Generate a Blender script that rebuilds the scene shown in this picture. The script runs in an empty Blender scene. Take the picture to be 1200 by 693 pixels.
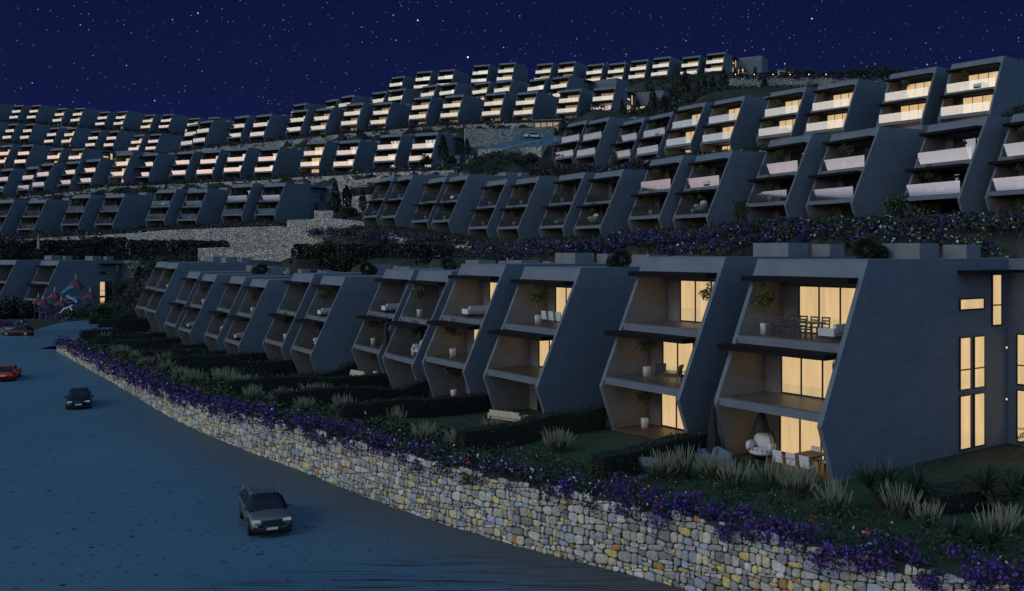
import bpy, math, random
import numpy as np
from mathutils import Vector, Matrix
R = math.radians
scene = bpy.context.scene
COL = scene.collection
random.seed(7); RNG = np.random.default_rng(7)

# ------------------------------------------------------------------ camera, sky, light, exposure
CAMZ = 13.5
F_PX = 1100.0            # focal length in pixels of the 1200 px wide photograph
cam_d = bpy.data.cameras.new('camera'); cam = bpy.data.objects.new('camera', cam_d); COL.objects.link(cam)
cam.location = (0, 0, CAMZ); cam.rotation_euler = (R(90), 0, 0)
cam_d.sensor_width = 36; cam_d.lens = 36*F_PX/1200; cam_d.shift_y = -48.5/1200
cam_d.clip_start = .2; cam_d.clip_end = 4000
scene.camera = cam

def heading(deg):        # degrees to the left of +Y
    return Vector((-math.sin(R(deg)), math.cos(R(deg)), 0))
SUN_H = 117
world = bpy.data.worlds.new('World'); scene.world = world; world.use_nodes = True
nt = world.node_tree; nt.nodes.clear()
def N(t, **k):
    n = nt.nodes.new(t)
    for a, b in k.items(): setattr(n, a, b)
    return n
def LK(a, b): nt.links.new(a, b)
def M(op, a, b=None, c=None, clamp=False):
    n = N('ShaderNodeMath', operation=op); n.use_clamp = clamp
    for i, v in enumerate((a, b, c)):
        if v is None: continue
        if isinstance(v, (int, float)): n.inputs[i].default_value = v
        else: LK(v, n.inputs[i])
    return n.outputs[0]
def MR(v, a, b, lo=0., hi=1.):
    n = N('ShaderNodeMapRange', interpolation_type='SMOOTHSTEP'); LK(v, n.inputs['Value'])
    for k, x in (('From Min', a), ('From Max', b), ('To Min', lo), ('To Max', hi)): n.inputs[k].default_value = x
    return n.outputs[0]
def SCL(col, fac):
    n = N('ShaderNodeVectorMath', operation='SCALE')
    if isinstance(col, tuple): n.inputs[0].default_value = col
    else: LK(col, n.inputs[0])
    if isinstance(fac, (int, float)): n.inputs['Scale'].default_value = fac
    else: LK(fac, n.inputs['Scale'])
    return n.outputs[0]
def ADDV(a, b):
    n = N('ShaderNodeVectorMath', operation='ADD'); LK(a, n.inputs[0]); LK(b, n.inputs[1]); return n.outputs[0]
tc = N('ShaderNodeTexCoord'); dirv = tc.outputs['Generated']
sep = N('ShaderNodeSeparateXYZ'); LK(dirv, sep.inputs[0]); dz = sep.outputs['Z']
def DOT(vec):
    n = N('ShaderNodeVectorMath', operation='DOT_PRODUCT'); LK(dirv, n.inputs[0]); n.inputs[1].default_value = tuple(vec); return n.outputs['Value']
front = DOT(Vector((0.05, 1, .12)).normalized())
night = MR(front, .25, .80)                       # 1 towards the dark eastern sky above the ridge
west = DOT(heading(SUN_H))
wide = MR(west, -.7, 1.)
dusk = SCL((.13, .252, .45), M('SUBTRACT', 1., night))
navy = SCL((.0062, .0108, .060), M('MULTIPLY', night, MR(dz, .05, .30, 1.0, .70)))
westblue = SCL((.23, .27, .32), M('MULTIPLY', M('MULTIPLY', M('MULTIPLY', wide, wide), M('SUBTRACT', 1., night)), MR(dz, -.05, .9, 1., .35)))
az = MR(west, .72, .97)
el = M('MULTIPLY', MR(dz, .060, .085), MR(dz, .16, .42, 1., 0.))
glowc = N('ShaderNodeValToRGB'); LK(dz, glowc.inputs[0])
cr = glowc.color_ramp; cr.elements[0].position = .04; cr.elements[0].color = (.8, .40, .26, 1)
cr.elements[1].position = .5; cr.elements[1].color = (.5, .62, .75, 1)
for p, c in ((.10, (.88, .48, .21, 1)), (.165, (.92, .66, .34, 1)), (.26, (1.1, 1.1, 1.0, 1))):
    e = cr.elements.new(p); e.color = c
glow = SCL(glowc.outputs[0], M('MULTIPLY', az, el))
# a pink band lower down and wider
pink = ADDV(SCL((.62, .31, .21), M('MULTIPLY', MR(west, .0, .85), M('MULTIPLY', MR(dz, .055, .066), MR(dz, .075, .12, 1., 0.)))), SCL((.40, .31, .19), M('MULTIPLY', MR(west, .0, .85), M('MULTIPLY', MR(dz, .06, .09), MR(dz, .12, .35, 1., 0.)))))
def stars(scale, thr, gain, powr):
    v = N('ShaderNodeTexVoronoi', feature='F1'); v.inputs['Scale'].default_value = scale; LK(dirv, v.inputs['Vector'])
    s = N('ShaderNodeSeparateColor'); LK(v.outputs['Color'], s.inputs[0])
    core = MR(v.outputs['Distance'], thr*.3, thr, 1., 0.)
    b = M('MULTIPLY', core, M('MULTIPLY', M('POWER', s.outputs[0], powr), gain))
    return b
st = M('ADD', M('ADD', stars(46, .048, 2.6, 1.5), stars(118, .075, .8, 2)), stars(210, .13, .32, 1.5))
stv = SCL((.8, .9, 1.25), M('MULTIPLY', M('MULTIPLY', st, night), MR(dz, .0, .08)))
ground_dark = MR(dz, -.03, .0)
hills = M('ADD', M('MULTIPLY', MR(dz, .048, .064), .8), .2)      # a dark land mass along the horizon behind the camera
tot = ADDV(ADDV(SCL(ADDV(dusk, westblue), M('MAXIMUM', hills, night)), ADDV(navy, glow)), ADDV(pink, stv))
bg = N('ShaderNodeBackground'); LK(SCL(tot, M('ADD', M('MULTIPLY', ground_dark, .85), .15)), bg.inputs['Color']); bg.inputs['Strength'].default_value = 1.0
wo = N('ShaderNodeOutputWorld'); LK(bg.outputs[0], wo.inputs['Surface'])

sun_d = bpy.data.lights.new('sun', 'SUN'); sun_d.energy = .5; sun_d.angle = R(20); sun_d.color = (1., .93, .84)
sun = bpy.data.objects.new('sun', sun_d); COL.objects.link(sun)
sd = heading(SUN_H)*math.cos(R(32)) + Vector((0, 0, math.sin(R(32))))
sun.rotation_euler = sd.to_track_quat('Z', 'Y').to_euler()
vs = scene.view_settings; vs.view_transform = 'Standard'; vs.look = 'None'; vs.exposure = 0; vs.gamma = 1; vs.use_curve_mapping = False
scene.cycles.use_denoising = True; scene.cycles.max_bounces = 6; scene.cycles.transparent_max_bounces = 12
scene.cycles.sample_clamp_indirect = 3

# ------------------------------------------------------------------ materials
def mat(name, col, rough=.7, metal=0., var=.0, vscale=1., bump=0., bscale=8., spec=.5, emit=None, estr=0.):
    m = bpy.data.materials.new(name); m.use_nodes = True
    t = m.node_tree; b = t.nodes['Principled BSDF']
    b.inputs['Base Color'].default_value = (*col, 1); b.inputs['Roughness'].default_value = rough
    b.inputs['Metallic'].default_value = metal; b.inputs['Specular IOR Level'].default_value = spec
    if var or bump:
        tcn = t.nodes.new('ShaderNodeTexCoord')
    if var:
        nz = t.nodes.new('ShaderNodeTexNoise'); nz.inputs['Scale'].default_value = vscale; nz.inputs['Detail'].default_value = 6
        t.links.new(tcn.outputs['Object'], nz.inputs['Vector'])
        rp = t.nodes.new('ShaderNodeValToRGB'); rp.color_ramp.elements[0].position = .3; rp.color_ramp.elements[1].position = .7
        rp.color_ramp.elements[0].color = (*[c*(1-var) for c in col], 1); rp.color_ramp.elements[1].color = (*[min(1, c*(1+var)) for c in col], 1)
        t.links.new(nz.outputs['Fac'], rp.inputs[0]); t.links.new(rp.outputs[0], b.inputs['Base Color'])
    if bump:
        n2 = t.nodes.new('ShaderNodeTexNoise'); n2.inputs['Scale'].default_value = bscale; n2.inputs['Detail'].default_value = 5
        t.links.new(tcn.outputs['Object'], n2.inputs['Vector'])
        bp = t.nodes.new('ShaderNodeBump'); bp.inputs['Strength'].default_value = bump; bp.inputs['Distance'].default_value = .1
        t.links.new(n2.outputs['Fac'], bp.inputs['Height']); t.links.new(bp.outputs[0], b.inputs['Normal'])
    if emit:
        b.inputs['Emission Color'].default_value = (*emit, 1); b.inputs['Emission Strength'].default_value = estr
    return m

def concrete():
    m = mat('board_marked_concrete', (.122, .152, .184), .75, var=.10, vscale=.9, bump=.25, bscale=14)
    t = m.node_tree; b = t.nodes['Principled BSDF']
    src = b.inputs['Base Color'].links[0].from_socket
    tcn = [n for n in t.nodes if n.type == 'TEX_COORD'][0]
    mp = t.nodes.new('ShaderNodeMapping'); mp.inputs['Rotation'].default_value = (R(90), 0, 0)
    t.links.new(tcn.outputs['Object'], mp.inputs[0])
    bk = t.nodes.new('ShaderNodeTexBrick'); bk.inputs['Scale'].default_value = 1
    bk.inputs['Brick Width'].default_value = 2.4; bk.inputs['Row Height'].default_value = 1.22; bk.inputs['Mortar Size'].default_value = .012
    bk.inputs['Color1'].default_value = (.97, .97, .97, 1); bk.inputs['Color2'].default_value = (1.03, 1.03, 1.03, 1); bk.inputs['Mortar'].default_value = (.86, .86, .86, 1)
    t.links.new(mp.outputs[0], bk.inputs['Vector'])
    mx = t.nodes.new('ShaderNodeMix'); mx.data_type = 'RGBA'; mx.blend_type = 'MULTIPLY'; mx.inputs[0].default_value = 1
    # long horizontal streaks
    mp2 = t.nodes.new('ShaderNodeMapping'); mp2.inputs['Scale'].default_value = (.35, .35, 3.2)
    t.links.new(tcn.outputs['Object'], mp2.inputs[0])
    nz = t.nodes.new('ShaderNodeTexNoise'); nz.inputs['Scale'].default_value = 1.3; nz.inputs['Detail'].default_value = 7
    t.links.new(mp2.outputs[0], nz.inputs['Vector'])
    rr = t.nodes.new('ShaderNodeValToRGB'); rr.color_ramp.elements[0].position = .35; rr.color_ramp.elements[1].position = .65
    rr.color_ramp.elements[0].color = (.93, .93, .93, 1); rr.color_ramp.elements[1].color = (1.05, 1.05, 1.05, 1)
    t.links.new(nz.outputs['Fac'], rr.inputs[0])
    t.links.new(src, mx.inputs['A']); t.links.new(bk.outputs['Color'], mx.inputs['B'])
    mx2 = t.nodes.new('ShaderNodeMix'); mx2.data_type = 'RGBA'; mx2.blend_type = 'MULTIPLY'; mx2.inputs[0].default_value = 1
    t.links.new(mx.outputs['Result'], mx2.inputs['A']); t.links.new(rr.outputs[0], mx2.inputs['B'])
    t.links.new(mx2.outputs['Result'], b.inputs['Base Color'])
    return m

def stone(name, scale=2.3, gain=1., sat=1.):
    m = bpy.data.materials.new(name); m.use_nodes = True; t = m.node_tree; b = t.nodes['Principled BSDF']
    b.inputs['Roughness'].default_value = .85
    L = t.links.new; nn = t.nodes.new
    tcn = nn('ShaderNodeTexCoord'); mp = nn('ShaderNodeMapping'); mp.inputs['Scale'].default_value = (1, 1, 1.25); L(tcn.outputs['Object'], mp.inputs[0])
    dn = nn('ShaderNodeTexNoise'); dn.inputs['Scale'].default_value = 1.1; L(mp.outputs[0], dn.inputs['Vector'])
    ad = nn('ShaderNodeVectorMath'); ad.operation = 'MULTIPLY_ADD'; ad.inputs[1].default_value = (.35, .35, .35)
    L(dn.outputs['Color'], ad.inputs[0]); L(mp.outputs[0], ad.inputs[2])
    v1 = nn('ShaderNodeTexVoronoi'); v1.feature = 'F1'; v1.inputs['Scale'].default_value = scale; v1.inputs['Randomness'].default_value = .85
    v2 = nn('ShaderNodeTexVoronoi'); v2.feature = 'DISTANCE_TO_EDGE'; v2.inputs['Scale'].default_value = scale; v2.inputs['Randomness'].default_value = .85
    L(ad.outputs[0], v1.inputs['Vector']); L(ad.outputs[0], v2.inputs['Vector'])
    s = nn('ShaderNodeSeparateColor'); L(v1.outputs['Color'], s.inputs[0])
    rp = nn('ShaderNodeValToRGB'); rp.color_ramp.interpolation = 'CONSTANT'
    cols = [(.0, (.46, .44, .36)), (.16, (.60, .56, .42)), (.30, (.34, .36, .36)), (.42, (.54, .50, .36)), (.55, (.38, .42, .50)), (.66, (.64, .62, .55)), (.78, (.28, .29, .26)), (.87, (.60, .51, .22)), (.905, (.50, .50, .44)), (.975, (.44, .22, .08))]
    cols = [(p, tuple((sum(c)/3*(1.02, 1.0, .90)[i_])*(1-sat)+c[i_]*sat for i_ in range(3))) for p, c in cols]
    els = rp.color_ramp.elements
    els[0].position = 0; els[0].color = (*[c*gain for c in cols[0][1]], 1); els[1].position = cols[1][0]; els[1].color = (*[c*gain for c in cols[1][1]], 1)
    for p, c in cols[2:]: e = els.new(p); e.color = (*[x*gain for x in c], 1)
    L(s.outputs[0], rp.inputs[0])
    fn = nn('ShaderNodeTexNoise'); fn.inputs['Scale'].default_value = 9; fn.inputs['Detail'].default_value = 8; L(tcn.outputs['Object'], fn.inputs['Vector'])
    fr = nn('ShaderNodeMapRange'); fr.inputs['To Min'].default_value = .55; fr.inputs['To Max'].default_value = 1.35; L(fn.outputs['Fac'], fr.inputs['Value'])
    mu = nn('ShaderNodeVectorMath'); mu.operation = 'SCALE'; L(rp.outputs[0], mu.inputs[0]); L(fr.outputs[0], mu.inputs['Scale'])
    ed = nn('ShaderNodeMapRange'); ed.inputs['From Min'].default_value = .015; ed.inputs['From Max'].default_value = .075; L(v2.outputs['Distance'], ed.inputs['Value'])
    mx = nn('ShaderNodeMix'); mx.data_type = 'RGBA'; mx.inputs['A'].default_value = (.055, .05, .042, 1); L(ed.outputs[0], mx.inputs['Factor']); L(mu.outputs[0], mx.inputs['B'])
    L(mx.outputs['Result'], b.inputs['Base Color'])
    dm = nn('ShaderNodeMapRange'); dm.interpolation_type = 'SMOOTHERSTEP'; dm.inputs['From Max'].default_value = .22; L(v2.outputs['Distance'], dm.inputs['Value'])
    a2 = nn('ShaderNodeMath'); a2.operation = 'MULTIPLY_ADD'; a2.inputs[1].default_value = .35; L(fn.outputs['Fac'], a2.inputs[0]); L(dm.outputs[0], a2.inputs[2])
    bp = nn('ShaderNodeBump'); bp.inputs['Strength'].default_value = .9; bp.inputs['Distance'].default_value = .12; L(a2.outputs[0], bp.inputs['Height']); L(bp.outputs[0], b.inputs['Normal'])
    return m

def mirrorglass(name, fac, tint, rough=.03, through=(.82, .88, .88)):
    m = bpy.data.materials.new(name); m.use_nodes = True; t = m.node_tree; t.nodes.clear()
    o = t.nodes.new('ShaderNodeOutputMaterial'); mx = t.nodes.new('ShaderNodeMixShader'); tr = t.nodes.new('ShaderNodeBsdfTransparent'); g = t.nodes.new('ShaderNodeBsdfGlossy')
    tr.inputs[0].default_value = (*through, 1); g.inputs[0].default_value = (*tint, 1); g.inputs['Roughness'].default_value = rough
    mx.inputs[0].default_value = fac
    t.links.new(tr.outputs[0], mx.inputs[1]); t.links.new(g.outputs[0], mx.inputs[2]); t.links.new(mx.outputs[0], o.inputs[0])
    return m

def litpane(name, col, s, folds=6.):
    m = bpy.data.materials.new(name); m.use_nodes = True; t = m.node_tree; b = t.nodes['Principled BSDF']; L = t.links.new
    b.inputs['Base Color'].default_value = (.25, .2, .13, 1); b.inputs['Roughness'].default_value = .12
    tcn = t.nodes.new('ShaderNodeTexCoord'); mp = t.nodes.new('ShaderNodeMapping'); mp.inputs['Scale'].default_value = (1.2, folds*.35, .22); L(tcn.outputs['Object'], mp.inputs[0])
    nz = t.nodes.new('ShaderNodeTexNoise'); nz.inputs['Scale'].default_value = 1.5; nz.inputs['Detail'].default_value = 4; L(mp.outputs[0], nz.inputs['Vector'])
    rp = t.nodes.new('ShaderNodeValToRGB'); rp.color_ramp.elements[0].position = .3; rp.color_ramp.elements[1].position = .72
    rp.color_ramp.elements[0].color = (*[c*.80 for c in col], 1); rp.color_ramp.elements[1].color = (*[min(1, c*1.05) for c in col], 1)
    L(nz.outputs['Fac'], rp.inputs[0]); L(rp.outputs[0], b.inputs['Emission Color']); b.inputs['Emission Strength'].default_value = s
    return m

MT = dict(
    concrete=concrete(), plaster=mat('beige_plaster', (.215, .20, .185), .8, var=.1, vscale=1.5),
    deck=mat('brown_deck_tiles', (.10, .065, .042), .45, var=.35, vscale=1.2),
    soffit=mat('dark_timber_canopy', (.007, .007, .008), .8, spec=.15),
    frame=mat('black_window_frame', (.012, .012, .012), .4),
    raildim=mirrorglass('dim_reflection_glass_balustrade', .04, (.9, .95, .95), through=(.95, .97, .965)),  # same glass as rail, mirror share lowered to stand for dark reflections
    rail=mirrorglass('glass_balustrade', .30, (.95, .95, .95)),
    darkpane=mirrorglass('dark_window_glass', .30, (.9, .9, .9)),
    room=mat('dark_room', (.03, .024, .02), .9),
    lit=litpane('curtained_lit_glass', (1., .655, .32), .72), litcool=litpane('pale_lit_glass', (1., .68, .34), .26),
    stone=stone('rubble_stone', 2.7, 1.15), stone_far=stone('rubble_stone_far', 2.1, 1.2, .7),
    white=mat('white_fabric', (.62, .62, .62), .8), cream=mat('cream_fabric', (.55, .47, .36), .9), grey=mat('grey_blue_fabric', (.12, .17, .22), .9),
    brownf=mat('brown_fabric', (.09, .065, .05), .9),
    pot=mat('white_pot', (.6, .58, .55), .5), wood=mat('brown_wood', (.22, .11, .05), .6, var=.3, vscale=4), darkwood=mat('dark_wood', (.03, .018, .012), .5),
    bark=mat('bark', (.10, .08, .06), .9, var=.3, vscale=5), leaf=mat('leaf_green', (.045, .085, .02), .6), leafd=mat('leaf_dark', (.006, .013, .006), .7),
    leafm=mat('leaf_mid', (.022, .05, .024), .6), leafp=mat('leaf_olive', (.09, .11, .035), .6),
    purple=mat('violet_petals', (.085, .030, .27), .6), violet=mat('deep_violet_petals', (.034, .012, .125), .6), magenta=mat('magenta_petals', (.22, .04, .30), .6), red=mat('red_petals', (.62, .06, .05), .6),
    whitep=mat('white_petals', (.5, .5, .52), .6), pale=mat('pale_plumes', (.20, .22, .14), .8), blade=mat('grass_blades', (.05, .075, .035), .8),
    black=mat('black_rope', (.008, .008, .009), .7), tyre=mat('tyre', (.012, .012, .012), .8), rim=mat('rim', (.3, .3, .32), .3, 1.), chrome=mat('chrome', (.6, .6, .6), .2, 1.),
    lampglass=mat('headlamp', (.7, .72, .75), .1, spec=1.), plate=mat('number_plate', (.7, .7, .7), .5), carglass=mat('car_glass', (.008, .012, .02), .08, spec=.25), softlamp=mat('dim_wall_lamp', (1, .8, .5), .5, emit=(1., .7, .38), estr=.9),
    roofred=mat('red_roof_plastic', (.13, .012, .02), .5), slide=mat('blue_slide_plastic', (.06, .20, .36), .35), steel=mat('steel_posts', (.12, .12, .15), .5), yellow=mat('yellow_fabric', (.5, .45, .06), .8),
    lamp=mat('warm_lamp', (1, .8, .5), .5, emit=(1., .72, .4), estr=6.), redlamp=mat('red_lamp', (1, .1, .05), .5, emit=(1., .12, .08), estr=5.),
    trunkwhite=mat('whitewashed_trunk', (.40, .38, .34), .8), purple_mat=mat('purple_rubber', (.03, .02, .09), .8), whitewall=mat('white_render', (.65, .68, .72), .7),
    skyglass=mat('parapet_concrete', (.15, .172, .19), .75, var=.12, vscale=1.5),
)

def ground_mat():
    m = bpy.data.materials.new('hillside_ground'); m.use_nodes = True; t = m.node_tree; b = t.nodes['Principled BSDF']; L = t.links.new; nn = t.nodes.new
    b.inputs['Roughness'].default_value = .95
    tcn = nn('ShaderNodeTexCoord'); n1 = nn('ShaderNodeTexNoise'); n1.inputs['Scale'].default_value = .13; n1.inputs['Detail'].default_value = 7; L(tcn.outputs['Object'], n1.inputs['Vector'])
    v = nn('ShaderNodeTexVoronoi'); v.inputs['Scale'].default_value = .9; L(tcn.outputs['Object'], v.inputs['Vector'])
    s = nn('ShaderNodeSeparateColor'); L(v.outputs['Color'], s.inputs[0])
    rk = nn('ShaderNodeValToRGB'); rk.color_ramp.elements[0].color = (.10, .10, .085, 1); rk.color_ramp.elements[1].color = (.42, .42, .36, 1); L(s.outputs[0], rk.inputs[0])
    n2 = nn('ShaderNodeTexNoise'); n2.inputs['Scale'].default_value = 2.5; n2.inputs['Detail'].default_value = 8; L(tcn.outputs['Object'], n2.inputs['Vector'])
    gr = nn('ShaderNodeValToRGB'); gr.color_ramp.elements[0].color = (.003, .007, .004, 1); gr.color_ramp.elements[1].color = (.011, .021, .010, 1); L(n2.outputs['Fac'], gr.inputs[0])
    sp = nn('ShaderNodeSeparateXYZ'); ge = nn('ShaderNodeNewGeometry'); L(ge.outputs['Normal'], sp.inputs[0])
    st_ = nn('ShaderNodeMapRange'); st_.inputs['From Min'].default_value = .93; st_.inputs['From Max'].default_value = .80; L(sp.outputs['Z'], st_.inputs['Value'])
    th = nn('ShaderNodeMapRange'); th.inputs['From Min'].default_value = .45; th.inputs['From Max'].default_value = .55; L(n1.outputs['Fac'], th.inputs['Value'])
    th.inputs['To Max'].default_value = .08
    mu = nn('ShaderNodeMath'); mu.operation = 'MULTIPLY'; L(st_.outputs[0], mu.inputs[0]); L(th.outputs[0], mu.inputs[1])
    mx = nn('ShaderNodeMix'); mx.data_type = 'RGBA'; L(mu.outputs[0], mx.inputs['Factor']); L(gr.outputs[0], mx.inputs['A']); L(rk.outputs[0], mx.inputs['B'])
    L(mx.outputs['Result'], b.inputs['Base Color'])
    bp = nn('ShaderNodeBump'); bp.inputs['Strength'].default_value = .5; bp.inputs['Distance'].default_value = .3; L(n2.outputs['Fac'], bp.inputs['Height']); L(bp.outputs[0], b.inputs['Normal'])
    return m
def lawn_mat():
    m = mat('lawn_grass', (.014, .045, .016), .9, var=.45, vscale=1.3, bump=.6, bscale=40)
    return m
def road_mat():
    m = bpy.data.materials.new('blue_grey_asphalt'); m.use_nodes = True; t = m.node_tree; b = t.nodes['Principled BSDF']; L = t.links.new; nn = t.nodes.new
    b.inputs['Roughness'].default_value = .55; b.inputs['Specular IOR Level'].default_value = .35
    tcn = nn('ShaderNodeTexCoord')
    n1 = nn('ShaderNodeTexNoise'); n1.inputs['Scale'].default_value = .06; n1.inputs['Detail'].default_value = 8; L(tcn.outputs['Object'], n1.inputs['Vector'])
    r1 = nn('ShaderNodeValToRGB'); r1.color_ramp.elements[0].position = .3; r1.color_ramp.elements[1].position = .72
    r1.color_ramp.elements[0].color = (.048, .122, .172, 1); r1.color_ramp.elements[1].color = (.074, .160, .215, 1); L(n1.outputs['Fac'], r1.inputs[0])
    n4 = nn('ShaderNodeTexNoise'); n4.inputs['Scale'].default_value = 14; n4.inputs['Detail'].default_value = 6; L(tcn.outputs['Object'], n4.inputs['Vector'])
    g4 = nn('ShaderNodeMapRange'); g4.inputs['To Min'].default_value = .72; g4.inputs['To Max'].default_value = 1.25; L(n4.outputs['Fac'], g4.inputs['Value'])
    sc = nn('ShaderNodeVectorMath'); sc.operation = 'SCALE'; L(r1.outputs[0], sc.inputs[0]); L(g4.outputs[0], sc.inputs['Scale'])
    # scattered damp blotches
    dn = nn('ShaderNodeTexNoise'); dn.inputs['Scale'].default_value = 3.; dn.inputs['Detail'].default_value = 4; L(tcn.outputs['Object'], dn.inputs['Vector'])
    ad = nn('ShaderNodeVectorMath'); ad.operation = 'MULTIPLY_ADD'; ad.inputs[1].default_value = (.5, .5, .5); L(dn.outputs['Color'], ad.inputs[0]); L(tcn.outputs['Object'], ad.inputs[2])
    def blot(scale, lo, hi, keep):
        v = nn('ShaderNodeTexVoronoi'); v.inputs['Scale'].default_value = scale; L(ad.outputs[0], v.inputs['Vector'])
        s = nn('ShaderNodeSeparateColor'); L(v.outputs['Color'], s.inputs[0])
        a = nn('ShaderNodeMapRange'); a.inputs['From Min'].default_value = lo; a.inputs['From Max'].default_value = hi; a.inputs['To Min'].default_value = 1; a.inputs['To Max'].default_value = 0; L(v.outputs['Distance'], a.inputs['Value'])
        k = nn('ShaderNodeMath'); k.operation = 'GREATER_THAN'; k.inputs[1].default_value = keep; L(s.outputs[1], k.inputs[0])
        mm = nn('ShaderNodeMath'); mm.operation = 'MULTIPLY'; L(a.outputs[0], mm.inputs[0]); L(k.outputs[0], mm.inputs[1]); return mm.outputs[0]
    b1 = blot(.8, .07, .15, .35); b2 = blot(2.0, .12, .24, .45)
    mxm = nn('ShaderNodeMath'); mxm.operation = 'MAXIMUM'; L(b1, mxm.inputs[0]); L(b2, mxm.inputs[1])
    # long dark tyre streaks across the near carriageway
    mp = nn('ShaderNodeMapping'); mp.inputs['Rotation'].default_value = (0, 0, R(-24)); mp.inputs['Scale'].default_value = (.16, 3.2, 1); L(tcn.outputs['Object'], mp.inputs[0])
    n5 = nn('ShaderNodeTexNoise'); n5.inputs['Scale'].default_value = 1.4; n5.inputs['Detail'].default_value = 6; L(mp.outputs[0], n5.inputs['Vector'])
    s5 = nn('ShaderNodeMapRange'); s5.inputs['From Min'].default_value = .50; s5.inputs['From Max'].default_value = .62; L(n5.outputs['Fac'], s5.inputs['Value'])
    mp6 = nn('ShaderNodeMapping'); mp6.inputs['Rotation'].default_value = (0, 0, R(-24)); L(tcn.outputs['Object'], mp6.inputs[0])
    s6 = nn('ShaderNodeSeparateXYZ'); L(mp6.outputs[0], s6.inputs[0])
    ma = nn('ShaderNodeMapRange'); ma.interpolation_type = 'SMOOTHSTEP'; ma.inputs['From Min'].default_value = 40.6; ma.inputs['From Max'].default_value = 38.6; L(s6.outputs[1], ma.inputs['Value'])
    mb = nn('ShaderNodeMath'); mb.operation = 'MULTIPLY'; L(s5.outputs[0], mb.inputs[0]); L(ma.outputs[0], mb.inputs[1])
    m3 = nn('ShaderNodeMath'); m3.operation = 'MAXIMUM'; L(mxm.outputs[0], m3.inputs[0]); L(mb.outputs[0], m3.inputs[1])
    m4 = nn('ShaderNodeMath'); m4.operation = 'MULTIPLY'; m4.inputs[1].default_value = .85; L(m3.outputs[0], m4.inputs[0])
    mx = nn('ShaderNodeMix'); mx.data_type = 'RGBA'; L(m4.outputs[0], mx.inputs['Factor']); L(sc.outputs[0], mx.inputs['A']); mx.inputs['B'].default_value = (.010, .018, .028, 1)
    at_ = nn('ShaderNodeAttribute'); at_.attribute_name = 'wall_bounce'  # warm light bounced off the stone wall, painted into the road colour
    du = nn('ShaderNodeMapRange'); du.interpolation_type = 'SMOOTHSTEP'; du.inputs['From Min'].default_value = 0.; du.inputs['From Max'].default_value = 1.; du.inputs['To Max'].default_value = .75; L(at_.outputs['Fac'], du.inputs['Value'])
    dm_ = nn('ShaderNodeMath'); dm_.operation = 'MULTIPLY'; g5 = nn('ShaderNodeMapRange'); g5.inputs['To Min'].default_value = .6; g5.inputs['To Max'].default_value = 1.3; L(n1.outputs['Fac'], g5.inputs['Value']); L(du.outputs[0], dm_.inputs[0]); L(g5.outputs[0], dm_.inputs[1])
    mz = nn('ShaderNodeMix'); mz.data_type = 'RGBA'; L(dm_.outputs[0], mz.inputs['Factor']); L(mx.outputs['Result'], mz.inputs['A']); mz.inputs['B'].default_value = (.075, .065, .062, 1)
    L(mz.outputs['Result'], b.inputs['Base Color'])
    bp = nn('ShaderNodeBump'); bp.inputs['Strength'].default_value = .35; bp.inputs['Distance'].default_value = .03; L(n4.outputs['Fac'], bp.inputs['Height']); L(bp.outputs[0], b.inputs['Normal'])
    return m
MT['ground'] = ground_mat(); MT['lawn'] = lawn_mat(); MT['road'] = road_mat()

# ------------------------------------------------------------------ helpers
def at(px, py, D):                     # a photo pixel at a given distance -> world point
    return Vector(((px-600)*D/F_PX, D, CAMZ + (298-py)*D/F_PX))

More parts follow.
